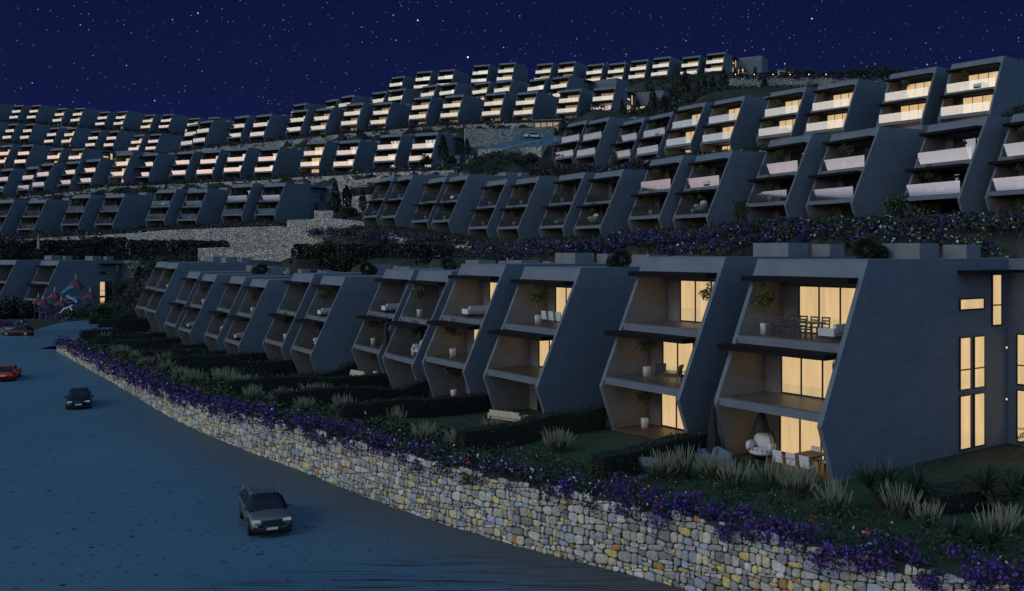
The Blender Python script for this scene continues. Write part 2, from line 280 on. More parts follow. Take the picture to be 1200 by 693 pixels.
class MB:
    """collects faces (with material slots) and links them as ONE mesh object"""
    def __init__(s): s.v = []; s.f = []; s.mi = []; s.mats = []
    def slot(s, m):
        if m not in s.mats: s.mats.append(m)
        return s.mats.index(m)
    def poly(s, pts, faces, m):
        b = len(s.v); s.v += [tuple(p) for p in pts]; k = s.slot(m)
        for f in faces: s.f.append([b+i for i in f]); s.mi.append(k)
        return s
    def box(s, x0, x1, y0, y1, z0, z1, m, T=None):
        p = [Vector(q) for q in ((x0,y0,z0),(x1,y0,z0),(x1,y1,z0),(x0,y1,z0),(x0,y0,z1),(x1,y0,z1),(x1,y1,z1),(x0,y1,z1))]
        if T is not None: p = [T @ q for q in p]
        return s.poly(p, [(3,2,1,0),(4,5,6,7),(0,1,5,4),(1,2,6,5),(2,3,7,6),(3,0,4,7)], m)
    def prism(s, prof, y0, y1, m, mside=None):   # prof: list of (x,z), extruded along y; mside = (mat at y0, mat at y1)
        n = len(prof); pts = [(x, y0, z) for x, z in prof] + [(x, y1, z) for x, z in prof]
        s.poly(pts, [[i, (i+1) % n, n+(i+1) % n, n+i] for i in range(n)], m)
        s.poly(pts[:n], [list(range(n))[::-1]], mside[0] if mside else m)
        s.poly(pts[n:], [list(range(n))], mside[1] if mside else m)
        return s
    def tube(s, pts, rad, m, n=8, cap=True):
        rings = []; b = len(s.v); k = s.slot(m)
        for i, p in enumerate(pts):
            p = Vector(p); d = (Vector(pts[min(i+1, len(pts)-1)]) - Vector(pts[max(i-1, 0)])).normalized()
            a = d.orthogonal().normalized() if abs(d.z) < .99 else Vector((1, 0, 0)); c = d.cross(a)
            r = rad[i] if isinstance(rad, (list, tuple)) else rad
            for j in range(n):
                t = 2*math.pi*j/n; s.v.append(tuple(p + (a*math.cos(t) + c*math.sin(t))*r))
        for i in range(len(pts)-1):
            for j in range(n):
                s.f.append([b+i*n+j, b+i*n+(j+1) % n, b+(i+1)*n+(j+1) % n, b+(i+1)*n+j]); s.mi.append(k)
        if cap:
            s.f.append([b+j for j in range(n)][::-1]); s.mi.append(k)
            e = b+(len(pts)-1)*n; s.f.append([e+j for j in range(n)]); s.mi.append(k)
        return s
    def lathe(s, prof, m, n=14, c=(0, 0)):
        b = len(s.v); k = s.slot(m)
        for r, z in prof:
            for j in range(n): s.v.append((c[0]+r*math.cos(2*math.pi*j/n), c[1]+r*math.sin(2*math.pi*j/n), z))
        for i in range(len(prof)-1):
            for j in range(n): s.f.append([b+i*n+j, b+i*n+(j+1) % n, b+(i+1)*n+(j+1) % n, b+(i+1)*n+j]); s.mi.append(k)
        s.f.append([b+j for j in range(n)][::-1]); s.mi.append(k)
        e = b+(len(prof)-1)*n; s.f.append([e+j for j in range(n)]); s.mi.append(k)
        return s
    def leaves(s, cen, size, mats_w, aspect=.55, up=0., seed=0):   # many small leaf quads; mats_w = [(mat, weight)]
        r = np.random.default_rng(seed); cen = np.asarray(cen, float); n = len(cen)
        a = r.normal(size=(n, 3)); a[:, 2] += up; a /= np.linalg.norm(a, axis=1)[:, None]
        c = np.cross(a, r.normal(size=(n, 3))); c /= np.linalg.norm(c, axis=1)[:, None]
        sz = np.asarray(size)*r.uniform(.6, 1.3, n); A = a*sz[:, None]; C = c*(sz*aspect)[:, None]
        P = np.stack([cen-A*.5, cen+C*.5, cen+A*.5, cen-C*.5], 1).reshape(-1, 3)
        b = len(s.v); s.v += [tuple(p) for p in P.tolist()]
        s.f += [[b+4*i, b+4*i+1, b+4*i+2, b+4*i+3] for i in range(n)]
        ks = [s.slot(m) for m, _ in mats_w]; w = np.array([w for _, w in mats_w], float); w /= w.sum()
        s.mi += [ks[i] for i in r.choice(len(ks), n, p=w)]
        return s
    def mesh(s, name, smooth=False):
        me = bpy.data.meshes.new(name); me.from_pydata(s.v, [], s.f)
        for m in s.mats: me.materials.append(m)
        me.polygons.foreach_set('material_index', s.mi)
        if smooth: me.polygons.foreach_set('use_smooth', [True]*len(s.f))
        me.update(); return me
    def build(s, name, parent=None, smooth=False):
        o = bpy.data.objects.new(name, s.mesh(name, smooth)); COL.objects.link(o)
        if parent: o.parent = parent
        return o

def tag(o, label=None, cat=None, group=None, kind=None):
    if label: o['label'] = label
    if cat: o['category'] = cat
    if group: o['group'] = group
    if kind or cat: o['kind'] = kind or 'thing'
    return o
def empty(name, loc, rz=0.):
    o = bpy.data.objects.new(name, None); COL.objects.link(o); o.location = loc; o.rotation_euler = (0, 0, rz); o.empty_display_size = .3
    return o
KIDS = {}
def part(b, name, parent, smooth=False):
    o = b.build(name, parent, smooth); KIDS.setdefault(parent.name, []).append(o); return o
def copy_tree(o, parent=None):
    c = o.copy(); COL.objects.link(c)
    if parent: c.parent = parent; KIDS.setdefault(parent.name, []).append(c)
    for ch in list(KIDS.get(o.name, [])): copy_tree(ch, c)
    return c
class Proto:
    """first use places the thing itself, later uses copy it with its parts"""
    def __init__(s, maker): s.maker = maker; s.o = None
    def put(s, loc, rz, label, cat, group=None, scale=1.):
        if s.o is None: s.o = s.maker(); c = s.o
        else: c = copy_tree(s.o)
        c.location = loc; c.rotation_euler = (0, 0, rz); c.scale = (scale,)*3 if isinstance(scale, (int, float)) else scale
        tag(c, label, cat, group); return c

ORD = ['first', 'second', 'third', 'fourth', 'fifth', 'sixth', 'seventh', 'eighth', 'ninth', 'tenth', 'eleventh', 'twelfth', 'thirteenth', 'fourteenth', 'fifteenth', 'sixteenth', 'seventeenth', 'eighteenth', 'nineteenth', 'twentieth']

# ------------------------------------------------------------------ positions of the houses: (x, y, roof height relative to the camera, facade heading)
ROWS = {
'A': [(16.4,43.2,-.24,35),(11.4,50.0,-.14,34),(4.4,59.4,-.86,33),(-.4,66.0,-.72,32),(-4.7,74.0,-1.35,29),(-8.5,81.9,-1.38,30),(-15.7,88.6,-2.14,30),(-19.9,94.6,-2.0,31),(-27.2,105.0,-2.9,31),(-31.4,110.8,-2.7,31),(-37.0,117.9,-2.6,32),(-41.3,124.6,-2.4,32),(-48.6,137.0,-1.3,33),(-52.4,143.0,-1.2,34)],
'B': [(-20.4,163.0,13.6,31),(-16.4,156.5,13.3,30),(-10.3,148.5,12.3,30),(-6.5,142.2,12.1,29),(-.6,135.5,10.9,28),(3.8,129.0,10.7,28),(9.5,121.0,10.6,27),(13.7,114.8,10.4,27),(19.6,107.0,11.3,26),(23.8,101.0,11.2,25),(30.4,95.0,12.2,24),(34.9,89.0,12.1,23),(41.6,82.0,12.1,23),(46.2,76.0,12.2,22)],
'C': [(14.2,177.0,25.3,30),(17.8,170.8,25.0,29),(23.4,164.8,24.0,28),(27.3,158.6,24.1,28),(31.6,152.8,24.8,32),(36.2,145.5,24.6,33),(42.7,136.0,24.3,35),(47.4,128.4,24.0,36),(54.1,119.5,23.9,36),(59.0,112.5,23.8,37)],
'S': [(-49.6,206.0,15.7,66),(-57.3,208.0,15.7,67),(-68.3,211.0,14.7,69),(-76.1,213.0,14.8,69),(-89.0,216.0,13.9,75),(-97.7,218.0,13.9,76),(-109.5,221.0,12.9,77),(-118.2,223.0,13.0,79)],
'P': [(-86.8,180.0,-1.3,78),(-95.5,182.0,-1.2,78)],
'D': [(-17.4,222.0,28.9,76),(-26.8,230.0,29.6,76),(-38.7,240.0,29.3,78),(-48.7,247.0,29.9,78),(-63.2,256.0,29.3,78),(-73.2,261.0,29.7,77),(-81.8,264.0,29.4,75),(-90.0,266.0,29.3,74),(-100.4,266.5,28.8,70),(-107.8,267.0,29.0,68),(-117.3,268.0,27.3,64),(-124.0,270.0,26.9,61),(-132.5,272.0,26.5,57),(-138.9,276.0,25.9,56),(-148.6,280.0,25.7,59)],
'E': [(28.4,256.0,45.8,73),(19.4,261.0,46.1,74),(7.4,268.0,46.6,75),(-1.8,272.0,47.0,76),(-14.2,277.0,47.2,75),(-23.7,279.0,47.0,74),(-35.8,281.0,45.7,74),(-44.5,282.0,45.6,74),(-54.0,283.0,44.3,68),(-61.8,285.0,44.1,65),(-73.1,286.0,42.8,67),(-80.9,289.0,42.8,63),(-92.1,290.0,41.5,54),(-97.7,295.0,41.2,52)],
'G': [(18.0,290.0,55.3,52),(10.9,293.5,55.2,54),(.3,296.1,55.2,54),(-6.9,300.0,55.3,53),(-17.5,301.9,55.3,54),(-24.3,306.0,55.4,54),(-34.8,307.4,54.4,54),(-41.5,312.0,54.3,54),(-52.5,313.0,53.2,50),(-58.7,318.0,52.7,50),(-70.0,320.0,51.6,51)],
'F': [(73.2,322.0,69.4,59),(65.2,324.8,68.8,59),(55.6,328.0,69.2,58),(48.0,330.5,68.7,59),(40.5,333.5,68.3,60),(33.0,336.5,68.5,60),(23.0,338.5,69.6,62),(14.9,341.0,69.6,62),(1.3,345.2,70.6,68),(-8.2,348.0,70.4,69),(-21.4,351.9,69.4,68),(-30.1,354.4,69.3,67),(-40.7,357.4,67.9,58)],
'U': [(-138.8,445.0,65.1,80),(-148.6,447.0,65.0,80),(-162.3,450.0,67.3,80),(-171.8,452.0,67.4,80),(-186.1,455.0,69.5,80),(-195.8,457.0,69.6,80),(-209.3,460.0,71.8,80),(-219.1,462.0,72.0,80),(-232.7,464.0,73.9,80),(-242.4,466.0,74.1,80),(-256.4,470.0,75.6,80)],
'V': [(-147.4,395.0,50.8,71),(-155.8,398.0,50.8,73),(-168.0,402.0,53.0,72),(-177.2,405.0,53.4,72),(-190.0,410.0,55.5,70),(-199.0,413.0,55.9,71),(-211.7,417.0,58.1,70),(-221.1,420.0,58.5,69),(-234.1,425.0,60.3,70)],
'W': [(-150.1,330.0,37.3,80),(-159.1,333.0,37.7,80),(-172.2,338.0,39.6,80),(-181.3,341.0,39.8,80)],
}
H = 9.85; WD = 6.45
TURN = {'S': (60, .25), 'D': (61, .35), 'E': (59, .35), 'P': (53, 0), 'U': (66, 0), 'V': (62, 0), 'W': (64, 0)}
for k_, (m0, w_) in TURN.items():
    ms = sum(h[3] for h in ROWS[k_])/len(ROWS[k_]); ROWS[k_] = [(x, y, z, m0+(a-ms)*w_) for x, y, z, a in ROWS[k_]]
ROWS['P'] = [(-82.2, 170.5, -1.2, 53), (-91.0, 172.5, -1.1, 53)]
ROWTXT = {
'A': ('from the big end house, front row above the road', 'front row'),
'B': ('from the rocky slope, row just above the front row', 'row above the front row'),
'C': ('from the car ramp, high row with glowing balconies', 'high row by the car ramp'),
'S': ('from the stone slope, row behind the cypress hedge', 'row behind the cypress hedge'),
'P': ('from the playground, lowest side row', 'playground row'),
'D': ('from the windowed end house, row below the white car', 'row below the white car'),
'E': ('from the windowed end house, row above the white car', 'row above the white car'),
'G': ('from the dark end wall, half hidden upper row', 'half hidden upper row'),
'F': ('from the lit end house, crest row of the hill', 'crest row'),
'U': ('from the dip in the skyline, far crest row', 'far crest row'),
'V': ('from the dip in the skyline, far middle row', 'far middle row'),
'W': ('from the lone lit window, far lower row', 'far lower row'),
}
END = {'A', 'S', 'P', 'D', 'E', 'G', 'F', 'W'}
LIT = {'A': {0, 1, 2}, 'B': set(), 'C': {4, 5, 6, 7, 8, 9}, 'S': set(), 'P': set(), 'D': {3, 9}, 'E': set(range(9)), 'G': {0, 2, 3, 5}, 'F': set(range(9)), 'U': {0, 1, 3, 4, 6, 7}, 'V': {1, 4}, 'W': {0, 1, 3}}
def lpos(h, u, v, w=0.):           # house-local (depth u, along facade v, height w above its ground) -> world
    X, Y, z, ph = h; c, s = math.cos(R(ph)), math.sin(R(ph))
    return Vector((X+c*u-s*v, Y+s*u+c*v, CAMZ+z-H+w))

# ------------------------------------------------------------------ road and terrain
def road_z(y):
    y = np.clip(y, 0, 135); return CAMZ - 13.3 + .017*(y-45)
WALL = [(30.0,15.5,-10.3),(22.0,22.5,-10.3),(15.9,29.2,-10.4),(10.6,33.3,-10.42),(7.5,37.4,-10.45),(0,43.1,-10.4),(-6.8,49.7,-10.35),(-13,57.2,-10.5),(-16.4,60.9,-10.6),(-21,66.3,-10.8),(-25.8,72.3,-11.0),(-39.4,92.3,-11.1),(-56.5,116.6,-10.9)]
def resample(pl, step):
    P = np.array(pl, float); out = [P[0]]
    for a, b in zip(P[:-1], P[1:]):
        n = max(1, int(round(np.linalg.norm((b-a)[:2])/step)))
        for i in range(1, n+1): out.append(a+(b-a)*i/n)
    return np.array(out)
def smooth_pl(P, it=2):
    P = P.copy()
    for _ in range(it): P[1:-1] = .25*P[:-2]+.5*P[1:-1]+.25*P[2:]
    return P
WL = smooth_pl(resample(WALL, 1.), 6)
WTOP = WL[:, 2] + CAMZ
def wall_side(x, y):               # signed distance to the road wall: >0 on the garden side
    x = np.atleast_1d(x).astype(float); y = np.atleast_1d(y).astype(float)
    A = WL[:-1, :2]; B = WL[1:, :2]; best = np.full(x.shape, 1e9); sg = np.ones(x.shape)
    for a, b in zip(A[::2], B[::2]):
        d = b-a; L2 = d@d; t = np.clip(((x-a[0])*d[0]+(y-a[1])*d[1])/L2, 0, 1)
        qx = a[0]+t*d[0]; qy = a[1]+t*d[1]; dist = np.hypot(x-qx, y-qy)
        s = np.sign(d[0]*(y-a[1])-d[1]*(x-a[0]))
        k = dist < best; best[k] = dist[k]; sg[k] = s[k]
    return -best*sg
ctrl = []
for k, L in ROWS.items():
    for h in L:
        for u in ((-6, -2, 4, 12, 17) if k != 'A' else (-6, -2, 4, 12, 18)):
            for v in (-2, 3, 8):
                p = lpos(h, u, v); ctrl.append((p.x, p.y, p.z-.04))
for x, y, z in WL[::2]:
    ctrl.append((x+2.0, y+2.2, z+CAMZ-.05)); ctrl.append((x+4, y+4, z+CAMZ))
for px, py, D in ((800,120,235),(860,104,238),(900,102,238),(960,100,238),(1020,100,238),(1080,98,240),(900,99,262),(960,98,262),(1020,98,262),(1080,97,262),(920,104,285),(1020,104,285),(1160,95,240),(700,125,235),(560,190,186),(590,184,198),(612,176,215),(638,167,231),(664,160,248),(580,182,186),(640,172,214),(600,188,182),(700,150,236),(640,200,190),(560,205,185),(420,250,190),(430,220,205),(400,268,185),(350,300,165),(300,305,170),(250,305,175),(200,305,178),(150,306,185),(100,290,200),(0,290,205),(60,372,165),(110,372,163),(150,366,172),(30,378,155),(170,360,180),(0,380,160),(470,300,150),(520,295,145)):
    p = at(px, py, D); ctrl.append(tuple(p))
for k, du, dzz in (('S', -8.8, -4.6), ('D', -9, -3.4), ('E', -9, -3.6)):
    for h in ROWS[k]:
        for v in (-2, 3, 8):
            p = lpos(h, du, v); ctrl.append((p.x, p.y, p.z+dzz))
for x_ in range(860, 1110, 25):
    for D_ in (214, 228): p = at(x_, 108, D_); ctrl.append(tuple(p))
for x_ in range(350, 570, 24):
    for D_ in (118, 132, 146): p = at(x_, 302, D_); ctrl.append(tuple(p))
for x_ in range(160, 450, 24):
    p = at(x_, 307, 182); ctrl.append(tuple(p)); p = at(x_, 307, 174); ctrl.append(tuple(p))
for px, py, D in ((125,362,178),(140,358,186),(112,360,186),(130,354,198),(150,352,200)):
    p = at(px, py, D); ctrl.append(tuple(p))
for x, y, z in ((200,60,10),(200,150,30),(220,260,46),(200,400,60),(0,480,70),(120,420,70),(-100,560,66),(-300,560,76),(100,640,60),(-250,300,20),(-260,200,5),(30,30,3.0),(40,20,3.0),(60,30,4),(36,45,3.6),(30,50,3.4),(-350,420,60),(70,60,8),(-170,185,2.2),(-140,160,2.1)):
    ctrl.append((x, y, z))
CT = np.array(ctrl)
def terrain_z(x, y):
    x = np.atleast_1d(x).astype(float); y = np.atleast_1d(y).astype(float); out = np.empty(x.shape)
    for i in range(0, len(x), 4000):
        d2 = (x[i:i+4000, None]-CT[None, :, 0])**2+(y[i:i+4000, None]-CT[None, :, 1])**2 + .6
        w = d2**-2.2; out[i:i+4000] = (w@CT[:, 2])/w.sum(1)
    return out
def tz(x, y): return float(terrain_z([x], [y])[0])
def ground_at(x, y):
    s = wall_side(x, y)[0]
    return tz(x, y) if (s > 0 or y > 140) else float(road_z(y))

gx = np.concatenate([np.arange(-420, -140, 7.), np.arange(-140, 110, 2.5), np.arange(110, 420, 9.)])
gy = np.concatenate([np.arange(-60, 12, 6.), np.arange(12, 140, 2.), np.arange(140, 380, 3.), np.arange(380, 900, 13.)])
GX, GY = np.meshgrid(gx, gy); fx, fy = GX.ravel(), GY.ravel()
Z = terrain_z(fx, fy)
ws = wall_side(fx, fy)
onroad = (fy < 118) & (ws < 3.0)
yy = fy
onroad |= (fx < -56) & (yy < 147) & (ws < 3.0)
onroad |= (fy >= 112) & (fy < 146) & (fx < -57.0+(fy-116)*.12)
Z = np.where(onroad, np.minimum(road_z(fy)-.6, Z), Z)
b = MB(); nx = len(gx)
b.v = [tuple(p) for p in np.stack([fx, fy, Z], 1).tolist()]
b.f = [[j*nx+i, j*nx+i+1, (j+1)*nx+i+1, (j+1)*nx+i] for j in range(len(gy)-1) for i in range(nx-1)]; b.mats = [MT['ground'], MT['lawn']]
near = (fy < 150)
lawn_ = (fy < 150) & (ws < 17) & (fx < 60)
b.mi = [1 if lawn_[f[0]] else 0 for f in b.f]
terr = b.build('hillside_terrain', smooth=True); tag(terr, kind='structure')

# the road: one wide sheet left of the stone wall
b = MB(); rx = np.concatenate([np.linspace(-320, -60, 27), np.linspace(-56, 34, 46)]); ry = np.linspace(-40, 152, 65); n = len(rx)
P = []
for y in ry:
    for x in rx: P.append((x, y, float(road_z(y))))
faces = []
for j in range(len(ry)-1):
    for i in range(n-1):
        cx_, cy_ = (rx[i]+rx[i+1])/2, (ry[j]+ry[j+1])/2
        if cy_ > 122 and cx_ > -56: continue
        if wall_side(cx_, cy_)[0] > 4.5 and cy_ < 122: continue
        faces.append([j*n+i, j*n+i+1, (j+1)*n+i+1, (j+1)*n+i])
b.poly(P, faces, MT['road']); road = b.build('road')
da = road.data.attributes.new('wall_bounce', 'FLOAT', 'POINT'); wd_ = wall_side([p[0] for p in P], [p[1] for p in P]); da.data.foreach_set('value', [float(np.clip((v+6.5)/6., 0, 1)*np.clip((92-q_[1])/35, .15, 1)) for v, q_ in zip(wd_, P)]); tag(road, kind='structure')  # strength of the painted warm bounce, fading away from the wall and with distance

def strip(name, pts, width, m, dz=.05, side=None):
    b = MB(); P = [Vector(p) for p in pts]; L_, R_ = [], []
    for i, p in enumerate(P):
        d = (P[min(i+1, len(P)-1)]-P[max(i-1, 0)]); d.z = 0; d.normalize(); nrm = Vector((-d.y, d.x, 0))*width/2
        L_.append(p+nrm); R_.append(p-nrm)
    n = len(P); top = L_+R_; bot = [q-Vector((0, 0, 2.5)) for q in top]
    b.poly(top+bot, [[i, n+i, n+i+1, i+1] for i in range(n-1)], m)
    b.poly(top+bot, [[2*n+i, i, i+1, 2*n+i+1] for i in range(n-1)] + [[n+i, 3*n+i, 3*n+i+1, n+i+1] for i in range(n-1)] + [[0, 2*n, 3*n, n], [n-1, 2*n-1, 4*n-1, 3*n-1]], side or m)
    return tag(b.build(name), kind='structure')
RAMP = [at(597, 173.5, 207), at(612, 169.5, 215), at(626, 165.5, 223), at(640, 161.5, 232), at(664, 155, 248)]
strip('ramp_road', RAMP, 15, MT['road'], side=MT['stone_far'])
strip('side_road', [q_+Vector((0, 0, .3)) for q_ in (at(84, 389, 134), at(104, 382, 144), at(128, 376, 153), at(150, 369, 163), at(172, 361, 178), at(184, 357, 190))], 10, MT['road'])

# ------------------------------------------------------------------ stone walls
def stone_wall(name, pts, thick, m, label, cat='wall', bottom=None, coping=None):
    """pts: (x, y, ztop, zbottom) in world units"""
    P = [Vector(p[:3]) for p in pts]; n = len(P); b = MB(); Fr, Bk = [], []
    for i, p in enumerate(P):
        d = (P[min(i+1, n-1)]-P[max(i-1, 0)]); d.z = 0; d.normalize(); nrm = Vector((-d.y, d.x, 0))
        Fr.append(p); Bk.append(p-nrm*thick)
    zb = [q[3] for q in pts]
    V = Fr + Bk + [Vector((q.x, q.y, z)) for q, z in zip(Fr, zb)] + [Vector((q.x, q.y, z)) for q, z in zip(Bk, zb)]
    b.poly(V, [[i, i+1, 2*n+i+1, 2*n+i] for i in range(n-1)] + [[n+i, 3*n+i, 3*n+i+1, n+i+1] for i in range(n-1)] + [[i, n+i, n+i+1, i+1] for i in range(n-1)] + [[0, 2*n, 3*n, n], [n-1, 2*n-1, 4*n-1, 3*n-1][::-1]], m)
    o = b.build(name); tag(o, label, cat); return o
fw = [(x, y, CAMZ+z+random.uniform(-.06, .06), float(road_z(y))-.4) for x, y, z in WL]
RS = bpy.data.materials.new('rubble_stone_faces'); RS.use_nodes = True
def _rs():
    t = RS.node_tree; b = t.nodes['Principled BSDF']; L = t.links.new; nn = t.nodes.new; b.inputs['Roughness'].default_value = .85
    a = nn('ShaderNodeAttribute'); a.attribute_name = 'stone_colour'; tcn = nn('ShaderNodeTexCoord')
    n1 = nn('ShaderNodeTexNoise'); n1.inputs['Scale'].default_value = 7; n1.inputs['Detail'].default_value = 8; n1.inputs['Roughness'].default_value = .65; L(tcn.outputs['Object'], n1.inputs['Vector'])
    r = nn('ShaderNodeMapRange'); r.inputs['From Min'].default_value = .25; r.inputs['From Max'].default_value = .75; r.inputs['To Min'].default_value = .5; r.inputs['To Max'].default_value = 1.35; L(n1.outputs['Fac'], r.inputs['Value'])
    v = nn('ShaderNodeVectorMath'); v.operation = 'SCALE'; L(a.outputs['Color'], v.inputs[0]); L(r.outputs[0], v.inputs['Scale']); L(v.outputs[0], b.inputs['Base Color'])
    bp = nn('ShaderNodeBump'); bp.inputs['Strength'].default_value = .8; bp.inputs['Distance'].default_value = .06; L(n1.outputs['Fac'], bp.inputs['Height']); L(bp.outputs[0], b.inputs['Normal'])
_rs()
MORT = mat('dark_mortar', (.03, .028, .024), .95, var=.4, vscale=6)
def rubble_wall():
    r = random.Random(12); b = MB(); cols = []
    P = [Vector((q[0], q[1], 0)) for q in fw]; n = len(P); zt = [q[2] for q in fw]; zb = [q[3] for q in fw]
    arc = [0.]
    for i in range(n-1): arc.append(arc[-1]+(P[i+1]-P[i]).length)
    Pn = []
    for i in range(n):
        d = (P[min(i+1, n-1)]-P[max(i-1, 0)]).normalized(); Pn.append(Vector((-d.y, d.x, 0)))
    import bisect
    def ev(sv):
        sv = min(max(sv, 0), arc[-1]-1e-4); i = min(bisect.bisect_right(arc, sv)-1, n-2); t = (sv-arc[i])/(arc[i+1]-arc[i])
        return P[i].lerp(P[i+1], t), Pn[i].lerp(Pn[i+1], t), zt[i]+(zt[i+1]-zt[i])*t, zb[i]+(zb[i+1]-zb[i])*t
    # mortar backing
    V = []; m_ = MB()
    F = [p-nn_*.03 for p, nn_ in zip(P, Pn)]; K = [p-nn_*.7 for p, nn_ in zip(P, Pn)]
    V = [Vector((p.x, p.y, z-.03)) for p, z in zip(F, zt)]+[Vector((p.x, p.y, z-.03)) for p, z in zip(K, zt)]+[Vector((p.x, p.y, z)) for p, z in zip(F, zb)]+[Vector((p.x, p.y, z)) for p, z in zip(K, zb)]
    b.poly(V, [[i, i+1, 2*n+i+1, 2*n+i] for i in range(n-1)]+[[n+i, 3*n+i, 3*n+i+1, n+i+1] for i in range(n-1)]+[[i, n+i, n+i+1, i+1] for i in range(n-1)]+[[0, 2*n, 3*n, n], [n-1, 2*n-1, 4*n-1, 3*n-1][::-1]], MORT)
    cols += [(.05, .05, .04)]*len(V)
    pal = [((.44, .43, .36), 5), ((.56, .53, .42), 5), ((.33, .35, .35), 4), ((.60, .54, .32), 3.4), ((.38, .43, .53), 3.2), ((.64, .62, .55), 3), ((.24, .25, .22), 3), ((.66, .53, .20), 2.0), ((.42, .44, .38), 4), ((.46, .24, .09), .55)]
    pc = [c for c, _ in pal]; pw = [w for _, w in pal]
    total = arc[-1]; ch = .315
    def wav(j, sv): return j*ch + .075*math.sin(sv*1.3+j*2.1)+.05*math.sin(sv*3.1+j*4.7)
    def stone_(s0, s1, z0a, z1a, z0b, z1b, far):
        # corners: bottom/top at s0 and s1, in (s, z)
        c = [(s0, z0a), (s1, z0b), (s1, z1b), (s0, z1a)]
        pts = []
        for a in range(4):
            p, q = c[a], c[(a+1) % 4]; pr = c[a-1]; k1 = r.uniform(.12, .30); 
            pts.append((p[0]+(pr[0]-p[0])*k1, p[1]+(pr[1]-p[1])*k1)); k2 = r.uniform(.10, .28); pts.append((p[0]+(q[0]-p[0])*k2, p[1]+(q[1]-p[1])*k2))
        cs = sum(p[0] for p in pts)/8; cz = sum(p[1] for p in pts)/8
        w = max(s1-s0, .05); h = max(z1a-z0a, .05)
        base, nm, ztop, zbot = ev(cs)
        if cz > ztop-.02 - r.uniform(0, .10) or cz < zbot+.1: return
        dep = r.uniform(.05, .13); tilt = (r.uniform(-.05, .05), r.uniform(-.04, .04)); v0 = len(b.v); k = b.slot(RS)
        for ring, sc, d in ((0, 1., -.02), (1, .90, dep*.75), (2, .60, dep)):
            for (ss, zz) in pts:
                gs = ss-cs; gz = zz-cz; f = sc-(.026/max(min(w, h), .1) if ring == 0 else .03)
                s_ = cs+gs*f+(r.gauss(0, .008)); z_ = cz+gz*f+(r.gauss(0, .008)); pb, nb, _, _ = ev(s_)
                q = pb+nb*(d+tilt[0]*gs/w+tilt[1]*gz/h+r.gauss(0, .006)); b.v.append((q.x, q.y, z_))
        q = base+nm*(dep+r.uniform(-.01, .02)); b.v.append((q.x, q.y, cz))
        for ring in range(2):
            for a in range(8): b.f.append([v0+ring*8+a, v0+ring*8+(a+1) % 8, v0+(ring+1)*8+(a+1) % 8, v0+(ring+1)*8+a]); b.mi.append(k)
        for a in range(8): b.f.append([v0+16+a, v0+16+(a+1) % 8, v0+24]); b.mi.append(k)
        cc = r.choices(pc, pw)[0]; g = r.uniform(.8, 1.15); cols.extend([tuple(x*g for x in cc)]*25)
    lo = int(math.floor(min(zb)/ch))-1; hi = int(max(zt)/ch)+2
    for j in range(lo, hi):
        sv = r.uniform(0, .3)
        while sv < total-.3:
            w = r.choice((.22, .30, .36, .42, .5, .62))*r.uniform(.85, 1.2); s1 = min(sv+w, total)
            a0, a1, b0, b1 = wav(j, sv), wav(j+1, sv), wav(j, s1), wav(j+1, s1); ja, jb = r.gauss(0, .03), r.gauss(0, .03)
            if r.random() < .24 and w > .3:       # two or three small stones instead of one
                zm = r.uniform(.35, .65); ma, mb = a0+(a1-a0)*zm, b0+(b1-b0)*zm
                stone_(sv, s1, a0, ma, b0, mb, 0); sm = sv+w*r.uniform(.35, .65)
                mt_, mm = wav(j+1, sm), ma+(mb-ma)*.5; stone_(sv, sm, ma, a1, mm, mt_, 0); stone_(sm, s1, mm, mt_, mb, b1, 0)
            else: stone_(sv, s1, a0, a1, b0, b1, 0)
            sv = s1
    o = b.build('stone_wall'); ca = o.data.color_attributes.new('stone_colour', 'FLOAT_COLOR', 'POINT')
    ca.data.foreach_set('color', np.concatenate([np.array(cols), np.ones((len(cols), 1))], 1).ravel())
    return tag(o, 'long rubble stone retaining wall beside the road with violet flowers spilling over it', 'wall')
rubble_wall()
# return of the wall at its far end
e = WL[-1]
stone_wall('stone_wall', [(e[0]+.05, e[1], CAMZ+e[2], 1.3), (e[0]+2.5, e[1]+6, CAMZ+e[2]-.2, 1.4), (e[0]+4.5, e[1]+14, CAMZ+e[2]-.4, 1.5)], .6, MT['stone'], 'short return of the road wall where it turns away behind the far corner')

# ------------------------------------------------------------------ houses
def fin_x(z):     # front line of the side walls at height z
    return -3.42 + (z-2.49)*(3.42/(H-2.49)) if z >= 2.49 else -2.5 - (z/2.49)*.92
DEP = 12.4
FIN = [(-2.5, -1.2), (-2.5, 0), (-3.42, 2.49), (0, H), (DEP, H), (DEP, -1.2)]
def side_wall_mb(y0, y1, inner_hi):
    return MB().prism(FIN, y0, y1, MT['concrete'], (MT['concrete'], MT['plaster']) if inner_hi else (MT['plaster'], MT['concrete']))
GLU = (.2, .3, 1.7)        # glazing plane per storey
def window_mb(u, v0, v1, z0, z1, npan, mid=None):
    b = MB(); t = .07
    b.box(u-.06, u+.08, v0, v1, z0, z0+t, MT['frame']); b.box(u-.06, u+.08, v0, v1, z1-t, z1, MT['frame'])
    for i in range(npan+1):
        c = v0 + (v1-v0)*i/npan; a = min(max(c-t/2, v0), v1-t)
        b.box(u-.055, u+.075, a, a+t, z0+t, z1-t, MT['frame'])
    if mid: b.box(u-.05, u+.07, v0+t, v1-t, mid-t/2, mid+t/2, MT['frame'])
    return b
